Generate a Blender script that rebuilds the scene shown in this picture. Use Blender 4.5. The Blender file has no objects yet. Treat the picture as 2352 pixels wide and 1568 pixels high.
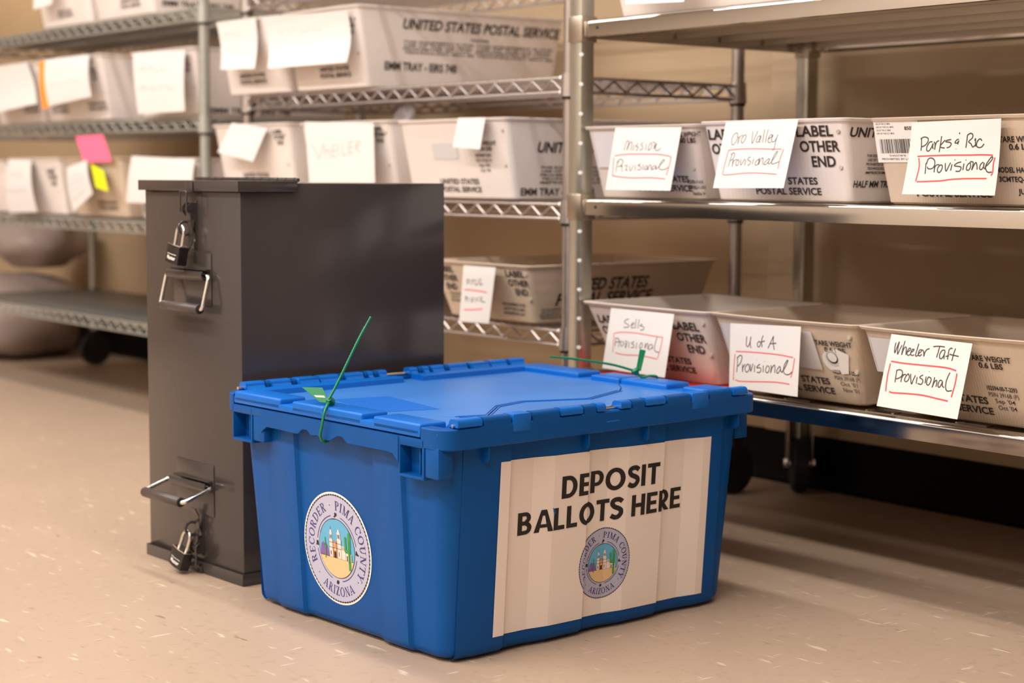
import bpy, bmesh, math, random
from math import sin, cos, pi, radians, sqrt, atan2
from mathutils import Vector, Matrix
random.seed(7)
SC = bpy.context.scene
COL = SC.collection

# ------------------------------------------------------------------ camera
cam_d = bpy.data.cameras.new('camera')
cam = bpy.data.objects.new('camera', cam_d); COL.objects.link(cam)
RT = Vector((0.62145775, 0.78343149, 0.0050366)); UP = Vector((-0.07859119, 0.05594363, 0.99533599)); FW = Vector((-0.77949579, 0.6189551, -0.09633742))
m = Matrix((RT, UP, -FW)).transposed().to_4x4(); m.translation = Vector((2.27512812, -1.95938482, 0.62399557))
cam.matrix_world = m
cam_d.sensor_width = 36; cam_d.lens = 3953.5265 / 2352 * 36
cam_d.dof.use_dof = True; cam_d.dof.focus_distance = 2.28; cam_d.dof.aperture_fstop = 4.0
cam_d.clip_start = 0.05
SC.camera = cam

# ------------------------------------------------------------------ world, lights, exposure
w = bpy.data.worlds.new('world'); SC.world = w; w.use_nodes = True
w.node_tree.nodes['Background'].inputs[0].default_value = (1, 0.93, 0.86, 1)
w.node_tree.nodes['Background'].inputs[1].default_value = 0.03
def area(name, loc, sx, sy, power, col=(1, 0.95, 0.89)):
    d = bpy.data.lights.new(name, 'AREA'); d.shape = 'RECTANGLE'; d.size = sx; d.size_y = sy; d.energy = power; d.color = col
    o = bpy.data.objects.new(name, d); COL.objects.link(o); o.location = loc
    return o
# long fluorescent ceiling rows parallel to the shelving, plus one added fill row
area('ceiling_and_fill_lamp', (-0.6, -0.62, 2.68), 4.6, 0.16, 50)
area('ceiling_and_fill_lamp', (0.2, -3.85, 2.68), 6.0, 0.25, 60)  # unseen row, added to light the front wall and raise the fill
area('ceiling_and_fill_lamp', (-0.4, -2.45, 2.68), 7.0, 0.25, 165)
SC.view_settings.view_transform = 'Standard'; SC.view_settings.look = 'None'
SC.view_settings.gamma = 1; SC.view_settings.use_curve_mapping = False
SC.view_settings.exposure = 0.30

# ------------------------------------------------------------------ materials
def mat(name, col, rough=0.5, metal=0.0, spec=0.5, trans=0.0, coat=0.0, emis=None):
    M = bpy.data.materials.new(name); M.use_nodes = True
    b = M.node_tree.nodes['Principled BSDF']
    b.inputs['Base Color'].default_value = (*col, 1); b.inputs['Roughness'].default_value = rough
    b.inputs['Metallic'].default_value = metal; b.inputs['Specular IOR Level'].default_value = spec
    b.inputs['Transmission Weight'].default_value = trans; b.inputs['Coat Weight'].default_value = coat
    return M
def nodes(M): return M.node_tree.nodes, M.node_tree.links, M.node_tree.nodes['Principled BSDF']
def noise_var(M, scale, amount, bump=0.0, bscale=None, stretch=(1, 1, 1), rough_amt=0.0, detail=4):
    n, l, b = nodes(M)
    tc = n.new('ShaderNodeTexCoord'); mp = n.new('ShaderNodeMapping'); mp.inputs['Scale'].default_value = stretch
    l.new(tc.outputs['Object'], mp.inputs['Vector'])
    t = n.new('ShaderNodeTexNoise'); t.inputs['Scale'].default_value = scale; t.inputs['Detail'].default_value = detail
    l.new(mp.outputs[0], t.inputs['Vector'])
    if amount:
        c = b.inputs['Base Color'].default_value[:]
        mx = n.new('ShaderNodeMix'); mx.data_type = 'RGBA'
        mx.inputs[6].default_value = tuple(min(1, v * (1 - amount)) for v in c[:3]) + (1,)
        mx.inputs[7].default_value = tuple(min(1, v * (1 + amount)) for v in c[:3]) + (1,)
        l.new(t.outputs['Fac'], mx.inputs[0]); l.new(mx.outputs[2], b.inputs['Base Color'])
    if rough_amt:
        mr = n.new('ShaderNodeMapRange'); r = b.inputs['Roughness'].default_value
        mr.inputs[3].default_value = r - rough_amt; mr.inputs[4].default_value = r + rough_amt
        l.new(t.outputs['Fac'], mr.inputs[0]); l.new(mr.outputs[0], b.inputs['Roughness'])
    if bump:
        t2 = n.new('ShaderNodeTexNoise'); t2.inputs['Scale'].default_value = bscale or scale; t2.inputs['Detail'].default_value = 3
        l.new(mp.outputs[0], t2.inputs['Vector'])
        bp = n.new('ShaderNodeBump'); bp.inputs['Strength'].default_value = bump; bp.inputs['Distance'].default_value = 0.001
        l.new(t2.outputs['Fac'], bp.inputs['Height']); l.new(bp.outputs[0], b.inputs['Normal'])
    return M
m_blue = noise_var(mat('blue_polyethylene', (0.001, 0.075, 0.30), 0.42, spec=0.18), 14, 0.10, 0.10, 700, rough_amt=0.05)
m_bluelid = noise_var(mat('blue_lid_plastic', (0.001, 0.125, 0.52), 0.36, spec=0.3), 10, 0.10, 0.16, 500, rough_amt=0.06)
m_bluegloss = mat('blue_smooth_patch', (0.002, 0.115, 0.50), 0.6, spec=0.3)
m_bluesheen = noise_var(mat('blue_lid_panel_sheen', (0.04, 0.19, 0.58), 0.40), 5, 0.16, 0.12, 300, stretch=(1, 3, 1), rough_amt=0.08)  # paler base colour stands in for grazing sheen on the lid panel
m_steel = noise_var(mat('dark_painted_steel', (0.050, 0.041, 0.039), 0.17), 9, 0.10, 0.05, 350, rough_amt=0.05)
m_rubber = mat('black_rubber', (0.012, 0.011, 0.011), 0.6)
m_grip = mat('dark_grip', (0.06, 0.045, 0.042), 0.38)
m_chrome = mat('chrome', (0.75, 0.72, 0.69), 0.16, 1.0)
m_wire = noise_var(mat('dull_chrome_wire', (0.46, 0.41, 0.39), 0.34, 0.9), 20, 0.1)
m_epoxy = noise_var(mat('grey_green_epoxy', (0.42, 0.42, 0.39), 0.36, 0.5), 20, 0.1)
m_zinc = noise_var(mat('bright_zinc', (0.62, 0.58, 0.53), 0.13, 1.0), 6, 0.05, stretch=(1, 1, 6), rough_amt=0.03)
m_zincdeck = noise_var(mat('galvanised_deck', (0.50, 0.44, 0.36), 0.36, 1.0), 12, 0.12, rough_amt=0.06)
m_post = noise_var(mat('zinc_post', (0.56, 0.55, 0.48), 0.28, 0.85), 8, 0.12, stretch=(1, 1, 3))
m_glint = mat('painted_glint', (0.98, 0.96, 0.93), 0.25, 0.1)  # near-white colour paints in the glints on studs and rod ends
m_mat = noise_var(mat('grey_shelf_mat', (0.10, 0.10, 0.095), 0.38), 40, 0.15)
m_card = noise_var(mat('white_card', (0.70, 0.665, 0.645), 0.75, spec=0.2), 30, 0.02)
m_sheet = noise_var(mat('sign_vinyl', (0.90, 0.79, 0.72), 0.55, spec=0.3), 8, 0.03)
m_dimple = mat('shaded_dimple', (0.50, 0.42, 0.35), 0.6)
m_ink = mat('black_ink', (0.018, 0.014, 0.014), 0.6)
m_print = mat('black_print', (0.03, 0.02, 0.016), 0.6)
m_pen = mat('grey_marker_ink', (0.045, 0.03, 0.03), 0.6)
m_red = mat('red_marker_ink', (0.78, 0.06, 0.06), 0.6)
m_black = mat('sign_black', (0.012, 0.010, 0.010), 0.5)
m_green = mat('green_nylon', (0.002, 0.20, 0.07), 0.32)
m_white = mat('white_print', (0.85, 0.8, 0.75), 0.5)
m_padblack = mat('padlock_black', (0.012, 0.010, 0.010), 0.3)
m_pink = mat('pink_note', (1.0, 0.16, 0.30), 0.7)
m_orange = mat('orange_tag', (1.0, 0.28, 0.01), 0.7)
m_yellow = mat('yellow_note', (0.72, 0.72, 0.0), 0.7)
m_redfile = mat('red_folder', (0.70, 0.03, 0.015), 0.5)
m_tanbox = noise_var(mat('plain_tan', (0.42, 0.29, 0.16), 0.8), 30, 0.1)
m_bag = noise_var(mat('grey_plastic_bag', (0.34, 0.27, 0.24), 0.45), 6, 0.25, 0.6, 14)
m_bag2 = noise_var(mat('pale_plastic_bag', (0.55, 0.51, 0.52), 0.3), 10, 0.15, 0.5, 30)
m_lav = mat('seal_lavender', (0.47, 0.47, 0.62), 0.45); m_navy = mat('seal_navy', (0.05, 0.045, 0.20), 0.5)
m_sky = mat('seal_sky', (0.12, 0.42, 0.66), 0.5); m_sand = mat('seal_sand', (0.76, 0.52, 0.27), 0.5)
m_purple = mat('seal_purple', (0.22, 0.10, 0.36), 0.5); m_cream = mat('seal_cream', (0.80, 0.68, 0.62), 0.5)
m_brick = mat('seal_orange', (0.55, 0.20, 0.06), 0.5); m_cact = mat('seal_green', (0.04, 0.32, 0.07), 0.5)
m_pocket = mat('label_pocket', (0.72, 0.69, 0.70), 0.3)
m_grey = mat('pale_grey_label', (0.62, 0.60, 0.60), 0.6)

# translucent fluted plastic of the mail trays
def tray_mat(name, col, sc):
    M = mat(name, col, 0.42, spec=0.4)
    n, l, b = nodes(M)
    tc = n.new('ShaderNodeTexCoord')
    w1 = n.new('ShaderNodeTexWave'); w1.bands_direction = 'X'; w1.inputs['Scale'].default_value = sc; w1.inputs['Distortion'].default_value = 0
    l.new(tc.outputs['Object'], w1.inputs['Vector'])
    bp = n.new('ShaderNodeBump'); bp.inputs['Strength'].default_value = 0.25; bp.inputs['Distance'].default_value = 0.001
    l.new(w1.outputs['Fac'], bp.inputs['Height']); l.new(bp.outputs[0], b.inputs['Normal'])
    t = n.new('ShaderNodeTexNoise'); t.inputs['Scale'].default_value = 16; t.inputs['Detail'].default_value = 5
    l.new(tc.outputs['Object'], t.inputs['Vector'])
    mx = n.new('ShaderNodeMix'); mx.data_type = 'RGBA'
    mx.inputs[6].default_value = tuple(v * 0.90 for v in col) + (1,); mx.inputs[7].default_value = tuple(min(1, v * 1.06) for v in col) + (1,)
    l.new(t.outputs['Fac'], mx.inputs[0]); l.new(mx.outputs[2], b.inputs['Base Color'])
    tr = n.new('ShaderNodeBsdfTranslucent'); l.new(mx.outputs[2], tr.inputs['Color'])
    ms = n.new('ShaderNodeMixShader'); ms.inputs[0].default_value = 0.14
    out = n['Material Output']
    l.new(b.outputs[0], ms.inputs[1]); l.new(tr.outputs[0], ms.inputs[2]); l.new(ms.outputs[0], out.inputs['Surface'])
    return M
m_tray = tray_mat('tray_plastic', (0.82, 0.72, 0.65), 55)
m_tray2 = tray_mat('tray_plastic_aged', (0.72, 0.58, 0.45), 70)
m_traywhite = tray_mat('tray_plastic_white', (0.92, 0.84, 0.80), 40)

def floor_mat():
    M = mat('linoleum', (0.56, 0.42, 0.32), 0.42)
    n, l, b = nodes(M)
    tc = n.new('ShaderNodeTexCoord')
    def nz(scale, st, det=4):
        mp = n.new('ShaderNodeMapping'); mp.inputs['Scale'].default_value = st[:3]
        if len(st) > 3: mp.inputs['Rotation'].default_value = (0, 0, st[3])
        l.new(tc.outputs['Object'], mp.inputs['Vector'])
        t = n.new('ShaderNodeTexNoise'); t.inputs['Scale'].default_value = scale; t.inputs['Detail'].default_value = det
        l.new(mp.outputs[0], t.inputs['Vector']); return t
    def ramp(src, p0, p1, inv=False):
        r = n.new('ShaderNodeMapRange'); r.clamp = True
        r.inputs[1].default_value = p0; r.inputs[2].default_value = p1
        r.inputs[3].default_value = 1 if inv else 0; r.inputs[4].default_value = 0 if inv else 1
        l.new(src, r.inputs[0]); return r.outputs[0]
    def mix(fac, a, c2):
        mx = n.new('ShaderNodeMix'); mx.data_type = 'RGBA'
        l.new(fac, mx.inputs[0])
        if isinstance(a, tuple): mx.inputs[6].default_value = a
        else: l.new(a, mx.inputs[6])
        mx.inputs[7].default_value = c2
        return mx.outputs[2]
    big = nz(2.2, (1, 1, 1), 6)
    col = mix(big.outputs['Fac'], (0.41, 0.295, 0.212, 1), (0.465, 0.340, 0.250, 1))
    fine = nz(60, (1, 1, 1), 6)
    col = mix(ramp(fine.outputs['Fac'], 0.56, 0.75), col, (0.37, 0.262, 0.186, 1))
    s1 = nz(70, (0.22, 1, 1, 0.6), 2); col = mix(ramp(s1.outputs['Fac'], 0.66, 0.72), col, (0.62, 0.49, 0.37, 1))
    s2 = nz(80, (1, 0.2, 1, 0.4), 2); col = mix(ramp(s2.outputs['Fac'], 0.68, 0.74), col, (0.60, 0.47, 0.36, 1))
    s3 = nz(55, (0.3, 1, 1, 2.2), 2); col = mix(ramp(s3.outputs['Fac'], 0.70, 0.76), col, (0.27, 0.185, 0.13, 1))
    l.new(col, b.inputs['Base Color'])
    bp = n.new('ShaderNodeBump'); bp.inputs['Strength'].default_value = 0.12; bp.inputs['Distance'].default_value = 0.001
    l.new(fine.outputs['Fac'], bp.inputs['Height']); l.new(bp.outputs[0], b.inputs['Normal'])
    l.new(ramp(big.outputs['Fac'], 0.2, 0.8), b.inputs['Roughness'])
    mr = n.new('ShaderNodeMapRange'); mr.inputs[3].default_value = 0.38; mr.inputs[4].default_value = 0.5
    l.new(big.outputs['Fac'], mr.inputs[0]); l.new(mr.outputs[0], b.inputs['Roughness'])
    return M
m_floor = floor_mat()
m_wall = noise_var(mat('tan_wall_paint', (0.52, 0.38, 0.24), 0.7), 4, 0.04, 0.15, 120)
m_wallfront = noise_var(mat('cream_bounce_wall', (0.74, 0.66, 0.58), 0.8), 4, 0.03)
m_wallstrip = mat('pale_tan_wall_strip', (0.60, 0.45, 0.30), 0.6)
m_wallfar = noise_var(mat('plain_wall_paint', (0.24, 0.21, 0.19), 0.8), 4, 0.04)
m_ceil = noise_var(mat('ceiling_paint', (0.45, 0.43, 0.41), 0.9), 6, 0.04)
m_cove = mat('black_cove_base', (0.004, 0.003, 0.003), 0.6, spec=0.1)

# ------------------------------------------------------------------ mesh helpers
def finish(bm, name, mats, parent=None, smooth=35, loc=None, rz=0):
    me = bpy.data.meshes.new(name)
    bmesh.ops.recalc_face_normals(bm, faces=bm.faces)
    bm.to_mesh(me); bm.free()
    for x in (mats if isinstance(mats, (list, tuple)) else [mats]): me.materials.append(x)
    if smooth:
        me.shade_smooth(); me.set_sharp_from_angle(angle=radians(smooth))
    o = bpy.data.objects.new(name, me); COL.objects.link(o)
    if parent is not None: o.parent = parent
    if loc is not None: o.location = loc
    if rz: o.rotation_euler = (0, 0, rz)
    return o
def tag(o, label=None, cat=None, group=None, kind=None):
    if label: o['label'] = label
    if cat: o['category'] = cat
    if group: o['group'] = group
    if kind: o['kind'] = kind
    return o
def thing(name, label, cat, loc=(0, 0, 0), rz=0, group=None):
    o = bpy.data.objects.new(name, None); COL.objects.link(o); o.empty_display_size = 0.05
    o.location = loc; o.rotation_euler = (0, 0, rz)
    return tag(o, label, cat, group)
def BM(): return bmesh.new()
def box(bm, x0, x1, y0, y1, z0, z1, bev=0, seg=2, mi=0):
    v = [bm.verts.new(p) for p in ((x0, y0, z0), (x1, y0, z0), (x1, y1, z0), (x0, y1, z0), (x0, y0, z1), (x1, y0, z1), (x1, y1, z1), (x0, y1, z1))]
    fs = [bm.faces.new([v[i] for i in q]) for q in ((3, 2, 1, 0), (4, 5, 6, 7), (0, 1, 5, 4), (1, 2, 6, 5), (2, 3, 7, 6), (3, 0, 4, 7))]
    for f in fs: f.material_index = mi
    if bev:
        es = list({e for f in fs for e in f.edges})
        r = bmesh.ops.bevel(bm, geom=es, offset=bev, segments=seg, profile=0.5, affect='EDGES')
        for f in r['faces']: f.material_index = mi
def cyl(bm, a, b, r, n=12, r2=None, cap=True, mi=0):
    a, b = Vector(a), Vector(b); d = (b - a).normalized()
    u = d.orthogonal().normalized(); v = d.cross(u); r2 = r if r2 is None else r2
    A = [bm.verts.new(a + (u * cos(2 * pi * i / n) + v * sin(2 * pi * i / n)) * r) for i in range(n)]
    B = [bm.verts.new(b + (u * cos(2 * pi * i / n) + v * sin(2 * pi * i / n)) * r2) for i in range(n)]
    for i in range(n):
        bm.faces.new((A[i], A[(i + 1) % n], B[(i + 1) % n], B[i])).material_index = mi
    if cap: bm.faces.new(A[::-1]).material_index = mi; bm.faces.new(B).material_index = mi
def tube(bm, pts, r, n=8, closed=False, rf=None, mi=0):
    P = [Vector(p) for p in pts]; N = len(P); rings = []
    t0 = (P[1] - P[0]).normalized(); u = t0.orthogonal().normalized()
    for i, p in enumerate(P):
        if closed: t = (P[(i + 1) % N] - P[i - 1]).normalized()
        else: t = (P[min(i + 1, N - 1)] - P[max(i - 1, 0)]).normalized()
        u = (u - t * u.dot(t)).normalized(); v = t.cross(u); rr = rf(i) if rf else r
        rings.append([bm.verts.new(p + (u * cos(2 * pi * k / n) + v * sin(2 * pi * k / n)) * rr) for k in range(n)])
    for i in range(N if closed else N - 1):
        a, b = rings[i], rings[(i + 1) % N]
        for k in range(n): bm.faces.new((a[k], a[(k + 1) % n], b[(k + 1) % n], b[k])).material_index = mi
    if not closed: bm.faces.new(rings[0][::-1]).material_index = mi; bm.faces.new(rings[-1]).material_index = mi
def rounded(pts, r, seg=5):
    # polyline with rounded inner corners (3-D)
    P = [Vector(p) for p in pts]; out = [P[0]]
    for i in range(1, len(P) - 1):
        a, b, c = P[i - 1], P[i], P[i + 1]; d1 = (a - b).normalized(); d2 = (c - b).normalized()
        s, e = b + d1 * r, b + d2 * r
        for k in range(seg + 1):
            t = k / seg; out.append(s * (1 - t) ** 2 + b * 2 * t * (1 - t) + e * t * t)
    out.append(P[-1]); return out
def prism(bm, poly, axis, a, b, mi=0):
    # polygon in the two other axes, extruded along axis from a to b
    def P(p, t):
        return {0: (t, p[0], p[1]), 1: (p[0], t, p[1]), 2: (p[0], p[1], t)}[axis]
    A = [bm.verts.new(P(p, a)) for p in poly]; B = [bm.verts.new(P(p, b)) for p in poly]; n = len(poly)
    for i in range(n): bm.faces.new((A[i], A[(i + 1) % n], B[(i + 1) % n], B[i])).material_index = mi
    bm.faces.new(A[::-1]).material_index = mi; bm.faces.new(B).material_index = mi
def rrect(x0, x1, y0, y1, r, seg=4):
    out = []
    for cx, cy, a in ((x1 - r, y0 + r, -pi / 2), (x1 - r, y1 - r, 0), (x0 + r, y1 - r, pi / 2), (x0 + r, y0 + r, pi)):
        for k in range(seg + 1): t = a + pi / 2 * k / seg; out.append((cx + r * cos(t), cy + r * sin(t)))
    return out
def loft(bm, loops, mi=0, cap0=True, cap1=True):
    R = [[bm.verts.new(p) for p in L] for L in loops]; n = len(R[0])
    for a, b in zip(R, R[1:]):
        for i in range(n): bm.faces.new((a[i], a[(i + 1) % n], b[(i + 1) % n], b[i])).material_index = mi
    if cap0: bm.faces.new(R[0][::-1]).material_index = mi
    if cap1: bm.faces.new(R[-1]).material_index = mi

# ------------------------------------------------------------------ lettering (built-in font turned into flat polygons)
_T = {}
TEXTS = ['DEPOSIT', 'BALLOTS HERE', 'LABEL', 'OTHER', 'END', 'UNITED STATES', 'POSTAL SERVICE', 'UNITED STATES POSTAL SERVICE',
         'TARE WEIGHT', '0.6 LBS', '.60 LBS', '102594-00-T-2293', 'PSIN 3916B (P)', "Sep '04", "Oct '04", "Oct '01", "Nov '01", 'MODEL HALF MM', '3CMTEQ-06-B',
         "JUL 0", 'HALF MM TRAY', 'EMM TRAY - EIRS 748', 'EMM TRAY', 'THIS EQUIPMENT IS FOR', 'USE OF THE U.S. MAIL', 'PROHIBITED BY LAW', 'TECHNOLOGY MAY BE', 'IMPRISONMENT', '85026',
         'Master', '02293-11-0-R', '3CMTEQ-11-AR01', 'Nov/Dec 04', 'WARNING']
def load_texts():
    tmp = []
    for s in TEXTS:
        for bold in (0, 1):
            c = bpy.data.curves.new('t', 'FONT'); c.body = s; c.size = 1; c.offset = 0.026 if bold == 1 else 0.004; c.resolution_u = 3
            o = bpy.data.objects.new('t', c); COL.objects.link(o); tmp.append((s, bold, o, c))
    dg = bpy.context.evaluated_depsgraph_get(); dg.update()
    for s, bold, o, c in tmp:
        me = o.evaluated_get(dg).to_mesh()
        V = [(v.co.x, v.co.y) for v in me.vertices]; F = [tuple(p.vertices) for p in me.polygons]
        x0 = min(v[0] for v in V); x1 = max(v[0] for v in V)
        _T[s, bold] = ([((x - x0) / (x1 - x0), y / 0.69) for x, y in V], F)
        o.evaluated_get(dg).to_mesh_clear()
    for s, bold, o, c in tmp:
        bpy.data.objects.remove(o); bpy.data.curves.remove(c)
load_texts()
def text(s, x0, x1, base, h, bold=1, slant=0, mi=0, lay=1):
    V, F = _T[s, bold]
    return [([(x0 + V[i][0] * (x1 - x0) + slant * V[i][1] * h, base + V[i][1] * h) for i in f], mi, lay) for f in F]
def catmull(P, k=5):
    if len(P) < 3: return P
    Q = [P[0]] + P + [P[-1]]; out = []
    for i in range(1, len(Q) - 2):
        p0, p1, p2, p3 = Q[i - 1:i + 3]
        for j in range(k):
            t = j / k
            out.append(tuple(0.5 * (2 * p1[a] + (p2[a] - p0[a]) * t + (2 * p0[a] - 5 * p1[a] + 4 * p2[a] - p3[a]) * t * t + (3 * p1[a] - p0[a] - 3 * p2[a] + p3[a]) * t ** 3) for a in (0, 1)))
    out.append(P[-1]); return out
def ribbon(P, wd, mi=0, lay=1):
    # flat strip along a 2-D polyline
    n = len(P); L = []; R = []
    for i in range(n):
        a = P[max(i - 1, 0)]; b = P[min(i + 1, n - 1)]; dx, dy = b[0] - a[0], b[1] - a[1]; d = sqrt(dx * dx + dy * dy) or 1
        L.append((P[i][0] - dy / d * wd / 2, P[i][1] + dx / d * wd / 2)); R.append((P[i][0] + dy / d * wd / 2, P[i][1] - dx / d * wd / 2))
    return [([L[i], L[i + 1], R[i + 1], R[i]], mi, lay) for i in range(n - 1)]
def rect(x0, x1, y0, y1, mi=0, lay=0): return [([(x0, y0), (x1, y0), (x1, y1), (x0, y1)], mi, lay)]
def ell(cx, cy, rx, ry=None, mi=0, lay=0, n=48):
    ry = rx if ry is None else ry
    return [([(cx + rx * cos(2 * pi * k / n), cy + ry * sin(2 * pi * k / n)) for k in range(n)], mi, lay)]
def decal(name, polys, mapfn, mats, parent, cuts=(), ycuts=(), loc=None):
    bm = BM()
    dl = bm.faces.layers.float.new('lay')
    for pi_, (P, mi, lay) in enumerate(polys):
        try: f = bm.faces.new([bm.verts.new((x, y, 0)) for x, y in P])
        except ValueError: continue
        f.material_index = mi; f[dl] = lay + 0.07 * (pi_ % 9)
    for c in cuts:
        bmesh.ops.bisect_plane(bm, geom=bm.verts[:] + bm.edges[:] + bm.faces[:], plane_co=(c, 0, 0), plane_no=(1, 0, 0), dist=1e-6)
    for c in ycuts:
        bmesh.ops.bisect_plane(bm, geom=bm.verts[:] + bm.edges[:] + bm.faces[:], plane_co=(0, c, 0), plane_no=(0, 1, 0), dist=1e-6)
    for v in bm.verts:
        l = v.link_faces[0][dl] if v.link_faces else 0
        v.co = mapfn(v.co.x, v.co.y, l)
    me = bpy.data.meshes.new(name); bm.to_mesh(me); bm.free()
    for x in (mats if isinstance(mats, (list, tuple)) else [mats]): me.materials.append(x)
    o = bpy.data.objects.new(name, me); COL.objects.link(o)
    if parent is not None: o.parent = parent
    if loc is not None: o.location = loc
    if len(polys) > 20: o['kind'] = 'stuff'
    return o
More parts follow.
